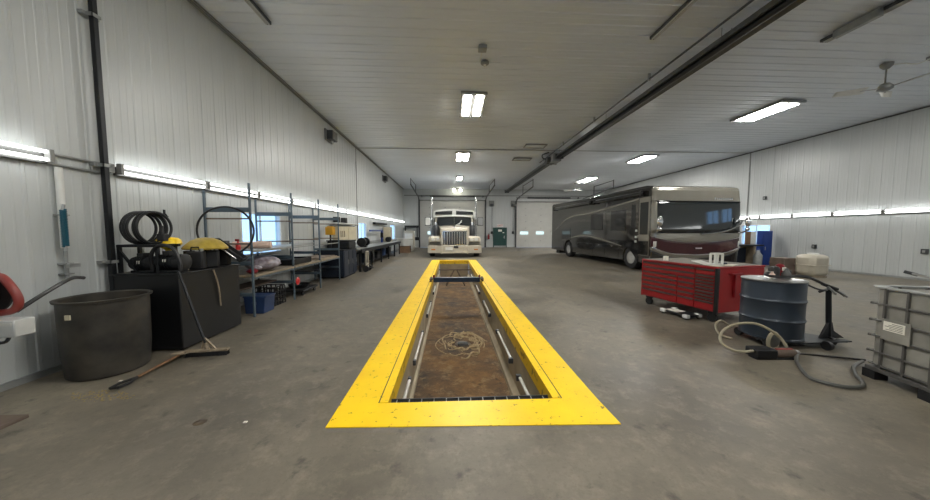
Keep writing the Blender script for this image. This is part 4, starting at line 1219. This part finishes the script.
# roof curl of the front cap
def curl(u, v):
    p = Vector(RP(u, 3.2 + .13 * math.sin(v * PI / 2)))
    c = Vector((RVW / 2, .75, p.z))
    k_ = 1 - .2 * (1 - math.cos(v * PI / 2))
    return tuple(c + (p - c) * k_)
MB().grid(curl, 48, 8).build('front_cap', 'rvlight', rv, ang=60)
MB().add([tuple(c) for c in [curl(i / 24, 1) for i in range(25)]], [tuple(range(25))]).build('front_cap_roof', 'rvlight', rv)
def edge(za, off, t0, t1, r, m, name, n=40):
    fa = za if callable(za) else (lambda t: za)
    MB().tube([RP(t0 + (t1 - t0) * i / n, fa(t0 + (t1 - t0) * i / n), off) for i in range(n + 1)], r, 8).build(name, m, rv)
edge(burg, .02, .05, .95, .03, 'chrome', 'chrome_strip')
edge(nose, .012, .1, .9, .014, 'chrome', 'chrome_strip')
edge(2.72, .012, .14, .86, .012, 'rvdark', 'windshield_seal')
edge(1.53, .012, .14, .86, .016, 'rvdark', 'windshield_seal')
MB().box(1.7, 1.98, -.1, -.03, .9, .96).build('badge', 'chrome', rv, bevel=.01)
nm = MB()
for i in range(9):
    nm.box(2.5 + i * .09, 2.555 + i * .09, -.0, .06, 2.8, 2.86 + (.02 if i == 0 else 0))
nm.build('name_lettering', 'chrome', rv)
for i in range(3): MB().box(1.0 + i * .16, 1.1 + i * .16, .1, .3, 3.06, 3.1).build('clearance_light', 'lens', rv, bevel=.01)
# headlights, wipers, mirrors
for s_, t_ in ((-1, .16), (1, .84)):
    patch('headlight', 'lens', t_ - .06, t_ + .06, lambda t: .98, lambda t: 1.2, .014, nu=10, nv=3)
    p = RP(t_, 1.5, .0)
    q = MB().ball((p[0] + s_ * .04, p[1] - .28, 1.95), (.11, .08, .2), 16, 12).build('mirror', 'chrome', rv)
    MB().tube(smoothline([(p[0], p[1], 1.52), (p[0] + s_ * .06, p[1] - .2, 1.6), (p[0] + s_ * .05, p[1] - .26, 1.78)]), .035, 8).build('mirror_arm', 'chrome', q)
    MB().ball((p[0] + s_ * .04, p[1] - .27, 1.66), (.09, .07, .07), 14, 10).build('lower_mirror', 'chrome', q)
MB().tube(smoothline([(1.9, -.1, 1.46), (2.6, -.14, 1.53), (3.1, -.16, 1.66), (3.5, -.14, 1.86), (3.68, -.06, 2.02)]), .035, 8).build('chrome_arm', 'chrome', rv)
for a, b in (((1.3, -.08, 1.56), (2.1, -.08, 1.62)), ((2.3, -.08, 1.56), (2.95, -.08, 1.6))):
    MB().bar(a, b, .02).build('wiper', 'rubber', rv)
# side of the coach
def side_rect(name, m, y0, y1, z0, z1, off=.012, bev=.03, parent=rv, slant=0.0):
    return MB().prism([(y0, z0), (y1, z0), (y1 + slant, z1), (y0 + slant, z1)], 'x', -off, .01).build(name, m, parent, bevel=bev)
def swoosh(name, m, pts_lo, pts_hi, off):
    lo, hi = smoothline([(0, a, b) for a, b in pts_lo], 10), smoothline([(0, a, b) for a, b in pts_hi], 10)
    k_ = len(lo)
    vs = [(-off, p.y, p.z) for p in lo] + [(-off, p.y, p.z) for p in hi] + [(.004, p.y, p.z) for p in lo] + [(.004, p.y, p.z) for p in hi]
    fs = []
    for i in range(k_ - 1):
        fs += [(i, i + 1, k_ + i + 1, k_ + i), (2 * k_ + i, 3 * k_ + i, 3 * k_ + i + 1, 2 * k_ + i + 1), (i, 2 * k_ + i, 2 * k_ + i + 1, i + 1), (k_ + i, k_ + i + 1, 3 * k_ + i + 1, 3 * k_ + i)]
    MB().add(vs, fs).build(name, m, rv)
swoosh('paint_stripe', 'rvmid', [(.85, 1.1), (1.8, 1.5), (3.6, 1.95), (6.2, 2.1), (8.6, 1.7)], [(.85, 1.22), (1.8, 1.62), (3.6, 2.07), (6.2, 2.22), (8.6, 1.74)], .005)
swoosh('paint_stripe', 'rvmid', [(.84, 1.75), (2.2, 1.95), (4.2, 2.3), (6.5, 2.45), (8.8, 2.0)], [(.84, 2.95), (2.2, 2.8), (4.2, 2.7), (6.5, 2.62), (8.8, 2.05)], .003)
swoosh('paint_stripe', 'rvmid', [(1.7, .75), (3.5, 1.1), (5.4, 1.3), (7.4, 1.0)], [(1.7, .78), (3.5, 1.3), (5.4, 1.45), (7.4, 1.03)], .005)
swoosh('paint_stripe', 'rvlight', [(.84, 2.86), (2.2, 2.72), (4.6, 2.5), (7.2, 2.35), (9.2, 1.6)], [(.84, 2.93), (2.2, 2.79), (4.6, 2.57), (7.2, 2.41), (9.2, 1.63)], .005)
swoosh('paint_stripe', 'rvlight', [(1.9, .92), (3.6, 1.16), (5.6, 1.3), (8.6, .9)], [(1.9, .95), (3.6, 1.22), (5.6, 1.36), (8.6, .92)], .006)
swoosh('paint_stripe', 'rvdark', [(.82, .36), (1.6, .9), (3.2, .8), (6.3, .42)], [(.82, 1.15), (1.6, 1.42), (3.2, 1.05), (6.3, .5)], .004)
dr = side_rect('entry_door', 'rvlight', .2, .8, .62, 2.92, .014)
side_rect('door_window', 'sideglass', .27, .74, 1.45, 2.72, .022, .05, dr)
side_rect('door_lower_panel', 'rvdark', .22, .79, .64, 1.2, .017, .01, dr)
MB().box(-.05, -.012, .76, .81, 1.3, 1.42).build('door_handle', 'chrome', dr, bevel=.006)
side_rect('side_window', 'sideglass', 1.02, 1.28, 1.7, 2.68, .016)
side_rect('side_window', 'sideglass', 1.63, 2.73, 1.6, 2.5, .016, .06)
side_rect('side_window', 'sideglass', 3.4, 4.53, 1.65, 2.45, .016, .06)
gr_ = side_rect('engine_grille', 'rvdark', 6.85, 8.1, 1.06, 1.74, .016, .02)
q = MB()
for i in range(9): q.box(-.026, -.016, 6.9, 8.05, 1.1 + i * .066, 1.125 + i * .066)
q.build('grille_louvre', 'rubber', gr_)
side_rect('bay_door', 'rvdark', 7.78, 8.5, .42, 1.0, .012, .02)
for y in (2.1, 3.2, 4.3, 5.4):
    b_ = side_rect('bay_door', 'rvgrey', y, y + .95, .4, .95, .012, .02)
    MB().box(-.03, -.01, y + .4, y + .55, .88, .92).build('latch', 'chrome', b_)
for (a, b) in ((.5, 4.1), (4.4, 9.2)):
    w_ = MB().box(-.16, .02, a, b, 2.98, 3.14).build('awning_case', 'rvdark', rv, bevel=.04)
    for y in (a + .02, b - .1): MB().box(-.18, .0, y, y + .08, 2.95, 3.17).build('awning_end', 'rvgrey', w_, bevel=.02)
for (y, z) in ((.9, 1.3), (.9, 1.12), (.88, 1.56)):
    MB().box(-.03, .0, y, y + .1, z, z + .09).build('entry_light', 'lens', rv, bevel=.01)
for yc in (FWY, RWY):
    for xs, sg in ((.17, -1), (RVW - .17, 1)):
        w_ = MB().lathe([(.26, -.15), (WR - .03, -.15), (WR, -.1), (WR, .1), (WR - .03, .15), (.26, .15)], (xs, yc, WR), 32, 'x', False).build('tyre', 'rubber', rv)
        h_ = MB().lathe([(.0, sg * .13), (.08, sg * .14), (.1, sg * .08), (.2, sg * .06), (.25, sg * .14), (.28, sg * .14)], (xs, yc, WR), 28, 'x').build('wheel', 'alloy', w_)
    MB().cyl((.3, yc, WR), (RVW - .3, yc, WR), .08, 10).build('axle', 'rubber', rv)
MB().box(.5, RVW - .5, .9, RVL - .3, .24, .34).build('chassis', 'rubber', rv)
MB().box(-.1, .06, RVL - .04, RVL + .05, 1.5, 1.66).build('tail_light', 'lens', rv, bevel=.01)
MB().box(.2, .7, RVL - .9, RVL - .4, .1, .32).build('mud_flap', 'rubber', rv)

# ------------------------------------------------------------------ tool chest and what lies on it
TA = math.radians(11.9)
tc = thing('tool_chest', 'long red roller tool chest with many drawers standing before the motorhome', 'tool chest', (4.54, 4.85, 0), TA)
TX, TY = 1.1, 1.56
MB().box(.02, TX, .0, TY, .19, .95).build('chest_body', 'red', tc, bevel=.006)
MB().box(-.012, TX + .01, -.01, TY + .01, .95, .985).build('chest_top', 'red', tc, bevel=.008)
MB().box(.02, TX - .02, .03, TY - .03, .985, .99).build('top_mat', 'chestmat', tc)
MB().box(-.016, .03, -.016, .04, .17, .96).build('corner_post', 'blacksteel', tc, bevel=.005)
MB().box(-.006, .02, TY - .03, TY, .19, .95).build('side_frame', 'red', tc)
def drawer(y0, y1, z0, z1):
    d_ = MB().box(-.006, .02, y0, y1, z0 + .004, z1 - .004).build('drawer', 'red', tc, bevel=.003)
    MB().prism([(-.028, z1 - .012), (-.006, z1 - .004), (-.006, z1 - .036), (-.022, z1 - .03)], 'y', y0 + .008, y1 - .008).build('pull', 'drawer_edge', d_)
for z0, z1 in ((.84, .935), (.75, .84)): drawer(.395, TY - .035, z0, z1)
for i in range(4):
    drawer(.395, .715, .365 + i * .094, .459 + i * .094)
    drawer(.735, TY - .035, .365 + i * .094, .459 + i * .094)
drawer(.395, .715, .21, .365)
drawer(.735, TY - .035, .21, .365)
for i in range(8): drawer(.05, .375, .365 + i * .058, .423 + i * .058)
drawer(.05, .375, .83, .935)
drawer(.05, .375, .21, .365)
MB().bar((.25, -.05, .86), (.5, -.05, .86), .025).bar((.25, -.05, .86), (.25, 0, .86), .02).bar((.5, -.05, .86), (.5, 0, .86), .02).bar((.375, -.02, .86), (.375, -.02, .45), .03).build('side_handle', 'darkred', tc)
for x in (.1, TX - .1):
    for y in (.12, TY - .12):
        c_ = MB().box(x - .04, x + .04, y - .05, y + .05, .14, .19).build('caster_plate', 'blacksteel', tc)
        MB().cyl((x - .025, y, .075), (x + .025, y, .075), .075, 18).build('caster_wheel', 'rubber', c_)
RT = Matrix.Translation((4.54, 4.85, .99)) @ Matrix.Rotation(TA, 4, 'Z')
def onchest(x, y): return tuple(RT @ Vector((x, y, 0)))
t = thing('wire_basket', 'pale grey plastic stand with an open frame on top of the red tool chest', 'stand', onchest(.2, .2), TA)
q = MB()
for x in (0, .17):
    q.bar((x, 0, 0), (x, 0, .2), .028).bar((x, .08, 0), (x, .08, .2), .028)
q.bar((0, 0, .2), (.17, 0, .2), .028).bar((0, .08, .2), (.17, .08, .2), .028).bar((0, 0, .2), (0, .08, .2), .028).bar((.17, 0, .2), (.17, .08, .2), .028)
q.build('stand_frame', 'white', t)
MB().box(-.16, .17, .0, .08, 0, .025).build('stand_base', 'white', t, bevel=.005)
t = thing('parts_rack', 'low pale wire rack of fittings lying on the tool chest beside the stand', 'rack', onchest(.1, .42), TA)
q = MB()
for i in range(8): q.bar((-.02 + i * .03, -.14, .0), (-.02 + i * .03, .1, .05), .01)
q.bar((-.03, -.14, .01), (.2, -.14, .01), .014).bar((-.03, .1, .05), (.2, .1, .05), .014)
q.build('wire_grid', 'white', t)
tag(MB().box(-.03, .03, -.04, .04, 0, .09).build('small_carton', 'paper', loc=onchest(.12, 1.1), bevel=.004), 'small white carton on the far half of the red tool chest', 'carton')
for i, (x, y, r_, m, lab) in enumerate(((.1, .1, .2, 'paper', 'white paper sheet at the near corner of the tool chest top'), (.55, .18, -.1, 'paper', 'white paper sheet on the tool chest beside the blue drum'), (.4, .1, .4, 'beige', 'tan sheet on the tool chest behind the near white sheet'))):
    o = MB().box(-.1, .1, -.06, .06, 0, .004).build('paper_sheet', m, loc=onchest(x, y))
    o.rotation_euler = (0, 0, r_ + TA)
    tag(o, lab, 'paper')
tag(MB().box(-.08, .08, -.05, .05, 0, .035).build('tool_case', 'navy', loc=onchest(.45, .28), bevel=.006), 'small dark blue case on the near half of the tool chest top', 'case')
cr = thing('creeper', 'black floor creeper with white corner pads lying under the red tool chest', 'creeper', (4.3, 5.4, 0), TA)
MB().box(-.12, .2, -.3, .26, .045, .075).build('creeper_deck', 'rubber', cr, bevel=.008)
for y, x in ((-.26, -.12), (.2, -.12), (-.26, .16), (.2, .16)):
    MB().box(x - .035, x + .035, y - .05, y + .05, .03, .09).build('corner_pad', 'white', cr, bevel=.008)
    MB().cyl((x - .012, y, .022), (x + .012, y, .022), .022, 12).build('caster', 'blacksteel', cr)
MB().box(-.08, .12, -.05, .18, .075, .085).build('deck_pad', 'paper', cr)

# ------------------------------------------------------------------ drum on its cart, pump, hoses
DX, DY = 4.63, 4.06
ct = thing('drum_cart', 'black steel drum cart with an upright handle post carrying the blue drum', 'cart', (DX, DY, 0))
a = Vector((.7, -.2, .1))
q = MB()
q.prism([(-.32, -.2), (.1, -.34), (.86, -.3), (.72, -.1), (.3, .3), (-.2, .3)], 'z', .075, .095)
q.bar((-.3, -.1, .072), (.86, -.24, .072), .04).bar((.1, .3, .072), (.74, -.14, .072), .04)
q.build('cart_frame', 'blacksteel', ct, bevel=.004)
po = MB().cyl((.69, -.17, .09), (.66, -.15, .78), .03, 12).build('handle_post', 'blacksteel', ct)
MB().prism([(.55, .095), (.9, .095), (.74, .2), (.71, .32), (.66, .32)], 'y', -.185, -.155).build('gusset', 'blacksteel', ct)
MB().tube(smoothline([(.56, -.12, .74), (.62, -.14, .77), (.68, -.16, .78), (.76, -.18, .76), (.84, -.2, .7)]), .017, 8).build('hand_grip', 'rubber', po)
for i, (x, y) in enumerate(((.42, -.36), (.68, -.2), (-.28, -.24), (-.2, .26), (.28, .26))):
    MB().cyl((x - .025, y, .06), (x + .025, y, .06), .06 if i != 0 else .06, 16).build('wheel', 'rubber', ct)
dm = thing('oil_drum', 'slate blue steel drum standing on the black cart beside the tool chest', 'drum', (DX, DY, .097))
R0 = .335
prof = [(0, .0), (R0 - .01, .0), (R0 + .006, .01), (R0 + .006, .025), (R0, .03)]
for z in (.27, .54):
    prof += [(R0, z - .03), (R0 + .006, z - .018), (R0 + .014, z), (R0 + .006, z + .018), (R0, z + .03)]
prof += [(R0, .785), (R0 + .006, .79), (R0 + .008, .81), (R0 - .006, .812), (R0 - .008, .795), (0, .79)]
MB().lathe(prof, n=56).build('drum_body', 'drumblue', dm)
MB().lathe([(0, .791), (R0 - .009, .797)], n=40).build('drum_lid', 'lid', dm)
MB().lathe([(R0 - .008, .805), (R0 + .009, .805), (R0 + .011, .815), (R0 + .0, .821), (R0 - .009, .815)], n=56).build('drum_rim', 'steel', dm)
for x, y in ((.2, .05), (-.18, -.1)): MB().lathe([(0, .815), (.035, .812), (.04, .79)], (x, y, 0), 14).build('bung', 'steel', dm)
ZD = .89
t = thing('drum_pump', 'black and red air pump standing on the lid of the blue drum', 'pump', (DX + .1, DY + .08, ZD))
MB().cyl((0, 0, 0), (0, 0, .09), .03, 12).build('stem', 'steel', t)
MB().lathe([(0, .05), (.06, .055), (.065, .16), (.045, .19), (0, .2)], n=18).build('pump_head', 'rubber', t)
MB().lathe([(0, .04), (.05, .045), (.05, .2), (.03, .22), (0, .225)], (.12, .03, 0), 16).build('air_motor', 'darkred', t)
MB().box(.1, .15, -.03, -.015, .13, .18).build('pump_label', 'paper', t)
MB().cyl((.05, 0, .1), (.12, .03, .1), .02, 8).box(-.1, -.05, -.03, .03, .06, .12).build('fitting', 'steel', t)
t = thing('spray_can', 'small white can with a pink label on the lid of the blue drum', 'can', (DX - .04, DY - .02, ZD))
MB().lathe([(0, 0), (.032, 0), (.032, .09), (.015, .11), (.012, .13), (0, .13)], n=16).build('can_body', 'pink', t)
MB().lathe([(.0331, .0), (.034, .002), (.034, .04), (.0331, .042)], n=16).build('can_label', 'white', t)
t = thing('oil_jug', 'small grey jug on the lid of the blue drum right of the red pump', 'jug', (DX + .24, DY + .04, ZD))
MB().lathe([(0, 0), (.05, 0), (.055, .09), (.02, .14), (.02, .165), (0, .165)], n=18).build('jug_body', 'greyhose', t)
MB().tube(smoothline([(.02, 0, .14), (.07, 0, .13), (.055, 0, .06)]), .009, 6).build('jug_handle', 'greyhose', t)
t = thing('dispensing_hose', 'black oil hose running from the drum pump over the cart handle', 'hose', (DX, DY, ZD))
MB().tube(smoothline([(.02, .08, .1), (-.14, -.02, .08), (-.05, -.16, .07), (.16, -.14, .08), (.36, -.14, .06), (.5, -.16, -.0), (.62, -.17, -.06)]), .018, 8).build('hose_run', 'hoseblack', t)
MB().tube(smoothline([(.3, -.1, .0), (.38, -.22, -.08), (.5, -.24, -.1), (.58, -.2, -.07)]), .012, 8).build('hose_loop', 'hoseblack', t)
g_ = MB().cyl((.55, -.16, -.03), (.72, -.2, -.1), .022, 10).build('dispensing_gun', 'rubber', t)
MB().cyl((.68, -.19, -.08), (.82, -.24, -.2), .012, 8).cyl((.6, -.18, -.06), (.66, -.24, -.16), .014, 8).build('gun_nozzle', 'steel', g_)

t = thing('floor_pump', 'black and dull red motor pump lying on the floor before the blue drum', 'pump', (4.0, 3.5, 0), -.06)
MB().box(-.22, .04, -.08, .09, .02, .13).build('pump_body', 'rubber', t, bevel=.015)
MB().lathe([(0, 0), (.055, .005), (.06, .04), (.06, .22), (.045, .27), (0, .28)], (.04, 0, .07), 18, 'x').build('motor', 'brownbox', t)
MB().cyl((.06, -.02, .12), (.26, -.02, .12), .014, 8).build('motor_rib', 'redhose', t)
MB().box(-.2, .28, -.06, .06, 0, .02).build('base_plate', 'blacksteel', t, bevel=.004)
MB().cyl((.3, 0, .08), (.36, 0, .07), .03, 10).build('outlet', 'steel', t)
t = thing('hose_roll', 'small grey ring of hose leaning on the drum cart behind the floor pump', 'hose', (4.3, 3.72, .13))
MB().tube(circle((0, 0, 0), .11, 32, 'xz', .3), .022, 8, True).build('loop', 'beigehose', t)
MB().lathe([(0, -.015), (.085, -.01), (.085, .01), (0, .015)], n=24, axis='y').build('core_disc', 'greyhose', t)
t = thing('suction_hose', 'beige hose arching from the floor pump in front of the blue drum', 'hose', (0, 0, 0))
MB().tube(smoothline([(4.28, 3.54, .12), (4.22, 3.58, .24), (4.07, 3.62, .35), (3.95, 3.68, .39), (3.77, 3.74, .36), (3.58, 3.72, .27), (3.46, 3.6, .18), (3.5, 3.5, .12), (3.62, 3.47, .1), (3.79, 3.49, .1)], 8), .016, 10).build('hose_run', 'beigehose', t)
t = thing('spare_hose', 'short beige hose arc on the floor between the tool chest and the drum', 'hose', (0, 0, 0))
MB().tube(smoothline([(4.12, 4.12, .022), (4.12, 4.32, .022), (4.22, 4.5, .1), (4.4, 4.6, .14), (4.56, 4.62, .05)], 8), .016, 10).build('hose_run', 'beigehose', t)
t = thing('discharge_hose', 'dark hose looping on the floor from the pump to the caged tank', 'hose', (0, 0, 0))
MB().tube(smoothline([(4.34, 3.47, .07), (4.2, 3.36, .03), (4.02, 3.17, .022), (3.86, 2.95, .022), (3.91, 2.81, .022), (4.03, 2.75, .022), (4.18, 2.76, .022), (4.31, 2.85, .022), (4.43, 2.98, .022), (4.66, 3.16, .03), (4.9, 3.25, .05)], 8), .018, 10).build('hose_run', 'greyhose', t)
t = thing('power_cable', 'thin straight black cable on the floor between the pump and the caged tank', 'cable', (0, 0, 0))
MB().tube(smoothline([(4.3, 3.54, .05), (4.5, 3.58, .012), (4.8, 3.48, .012), (5.1, 3.36, .012)], 6), .012, 6).build('cable_run', 'hoseblack', t)

# ------------------------------------------------------------------ caged tank at the right edge
IA = math.radians(-13.5)
ib = thing('caged_tank', 'dirty white plastic tank in a steel cage at the right picture edge', 'tank', (4.6, 3.0, 0), IA)
MB().box(.014, 1.16, -1.02, -.005, .13, .985).build('inner_tank', 'ibc', ib, bevel=.025)
cg = MB()
for z in (.16, .3, .47, .64, .82): cg.tube([(0, .0, z), (1.18, .0, z), (1.18, -1.03, z), (0, -1.03, z)], .011, 8, True)
cg.build('cage_rail', 'ibcsteel', ib)
for y in (-.1, -.29, -.5, -.72, -.93):
    MB().bar((0, y, .12), (0, y, 1.0), .018).build('cage_upright', 'ibcsteel', ib)
    MB().bar((1.18, y, .12), (1.18, y, 1.0), .024).build('cage_upright', 'ibcsteel', ib)
for x in (.2, .45, .7, .95):
    for y in (.0, -1.03): MB().bar((x, y, .12), (x, y, 1.0), .024).build('cage_upright', 'ibcsteel', ib)
MB().tube([(0, 0, 1.0), (1.18, 0, 1.0), (1.18, -1.03, 1.0), (0, -1.03, 1.0)], .016, 8, True).build('top_rail', 'galv', ib)
for z in (.3, .47, .64, .82): MB().cyl((-.0, .0, z), (-.012, .02, z), .014, 8).build('rail_end', 'ibcsteel', ib)
MB().box(-.02, 1.2, -1.05, .02, .09, .13).build('pallet_deck', 'ibcsteel', ib, bevel=.005)
for x in (.02, .55, 1.1):
    for y in (-.98, -.5, -.02): MB().box(x - .05, x + .07, y - .07, y + .05, 0, .09).build('pallet_foot', 'rubber', ib)
pl = MB().box(-.017, -.012, -.34, -.1, .46, .68).build('label_panel', 'ibc', ib)
pc = MB().box(-.021, -.017, -.3, -.12, .56, .655).build('placard', 'paper', pl)
q = MB()
for i in range(5): q.box(-.0225, -.021, -.285, -.285 + (.14, .11, .15, .12, .09)[i], .572 + i * .016, .577 + i * .016)
q.build('placard_print', 'ink', pl)
MB().lathe([(0, .0), (.11, .0), (.12, .01), (.12, .04), (.1, .05), (0, .05)], (.55, -.5, .98), 24).build('filler_cap', 'rubber', ib)
t = thing('pry_bar', 'grey steel bar lying tilted on top of the caged tank', 'bar', (4.75, 2.72, 1.02), IA)
MB().bar((-.06, .12, .15), (.14, -.3, .03), .035, .02).build('bar_shaft', 'steel', t, bevel=.004)
MB().bar((-.08, .14, .16), (-.02, .08, .13), .05, .03).build('bar_head', 'darksteel', t, bevel=.005)
MB().box(.05, .2, -.38, -.2, -.0, .03).build('bar_rest', 'blacksteel', t)

# ------------------------------------------------------------------ along the right wall
t = thing('lift_cabinet', 'tall blue steel cabinet by the right wall beside the motorhome', 'cabinet', (14.72, 13.4, 0))
MB().box(-.22, .24, -.15, .15, 0, 1.6).build('cabinet_body', 'bluelift', t, bevel=.015)
d_ = MB().box(-.18, .2, -.165, -.15, .06, 1.55).build('door', 'bluelift', t, bevel=.006)
MB().box(-.13, -.1, -.18, -.165, .7, .86).build('handle', 'steel', d_)
t = thing('side_bench', 'dark bench with a tan leg by the right wall behind the motorhome nose', 'bench', (13.3, 13.35, 0))
MB().box(-.85, .95, -.4, .35, .9, .97).build('bench_top', 'blacksteel', t, bevel=.008)
for x in (-.75, .55): MB().box(x - .05, x + .05, -.35, .3, 0, .9).build('leg', 'plank' if x > 0 else 'blacksteel', t)
MB().box(-.7, .5, .0, .3, .12, .8).build('back_panel', 'navy', t)
t = thing('notice_board', 'white and tan board standing on the side bench against the blue cabinet', 'board', (13.95, 13.45, .97))
MB().box(-.12, .12, -.03, .03, 0, .6).build('board_face', 'cardboard', t, bevel=.004)
MB().box(.12, .36, -.03, .03, 0, .6).build('board_sheet', 'white', t, bevel=.004)
t = thing('green_bottle', 'pale green bottle standing in front of the blue cabinet', 'bottle', (13.75, 12.75, 0))
MB().lathe([(0, 0), (.15, 0), (.16, .5), (.07, .64), (.06, .74), (0, .74)], n=20).build('bottle_body', 'galv', t)
MB().lathe([(0, .74), (.05, .74), (.05, .8), (0, .8)], n=14).build('cap', 'bluelift', t)
t = thing('poly_tank', 'off white rounded plastic tank standing by the right wall', 'tank', (12.65, 9.85, 0))
MB().box(-.36, .3, -.3, .3, .03, .78).build('tank_body', 'cream', t, bevel=.13)
MB().box(-.37, .31, -.31, .31, .4, .43).build('tank_rib', 'cream', t, bevel=.01)
MB().lathe([(0, .78), (.14, .78), (.14, .82), (0, .83)], n=20).build('tank_lid', 'white', t)
MB().box(-.3, .25, -.25, .25, 0, .04).build('tank_base', 'plank', t)
t = thing('brown_crate', 'brown box on the floor left of the off white tank', 'box', (12.2, 10.35, 0))
MB().box(-.3, .2, -.25, .25, 0, .62).build('crate_body', 'brownbox', t, bevel=.01)
for z in (.12, .4): MB().box(-.31, .21, -.26, .26, z, z + .06).build('crate_slat', 'brownbox', t)
for (y, z, lab) in ((11.79, .95, 'small dark outlet box low on the right wall above the off white tank'), (8.86, .94, 'small dark outlet box low on the right wall near the picture edge'), (13.9, 3.18, 'small dark round fitting high on the right wall')):
    t = thing('wall_outlet', lab, 'outlet', (XR - .016, y, z))
    MB().box(-.06, 0, -.07, .07, -.08, .08).build('outlet_box', 'darksteel', t, bevel=.008)
    MB().box(-.066, -.06, -.03, .03, -.04, .04).build('outlet_face', 'galv', t)

# ------------------------------------------------------------------ daylight and camera
w = bpy.data.worlds.new('World')
S.world = w
w.use_nodes = True
bg = w.node_tree.nodes['Background']
bg.inputs[0].default_value = (*lin((168, 204, 250)), 1)
bg.inputs[1].default_value = 1.0

cam = bpy.data.cameras.new('camera')
cam.sensor_fit = 'HORIZONTAL'
cam.sensor_width = 36
cam.lens = 36 * 300.0 / 930.0
cam.clip_start = .05
co = bpy.data.objects.new('camera', cam)
COL.objects.link(co)
co.location = (0, 0, 1.6)
co.rotation_euler = (PI / 2 - 0.06391283, 0, -0.04819729)
S.camera = co
S.view_settings.view_transform = 'Standard'
S.view_settings.look = 'None'
S.view_settings.gamma = 1
S.view_settings.exposure = 1.62
S.cycles.use_denoising = True
S.cycles.max_bounces = 8
S.cycles.diffuse_bounces = 5
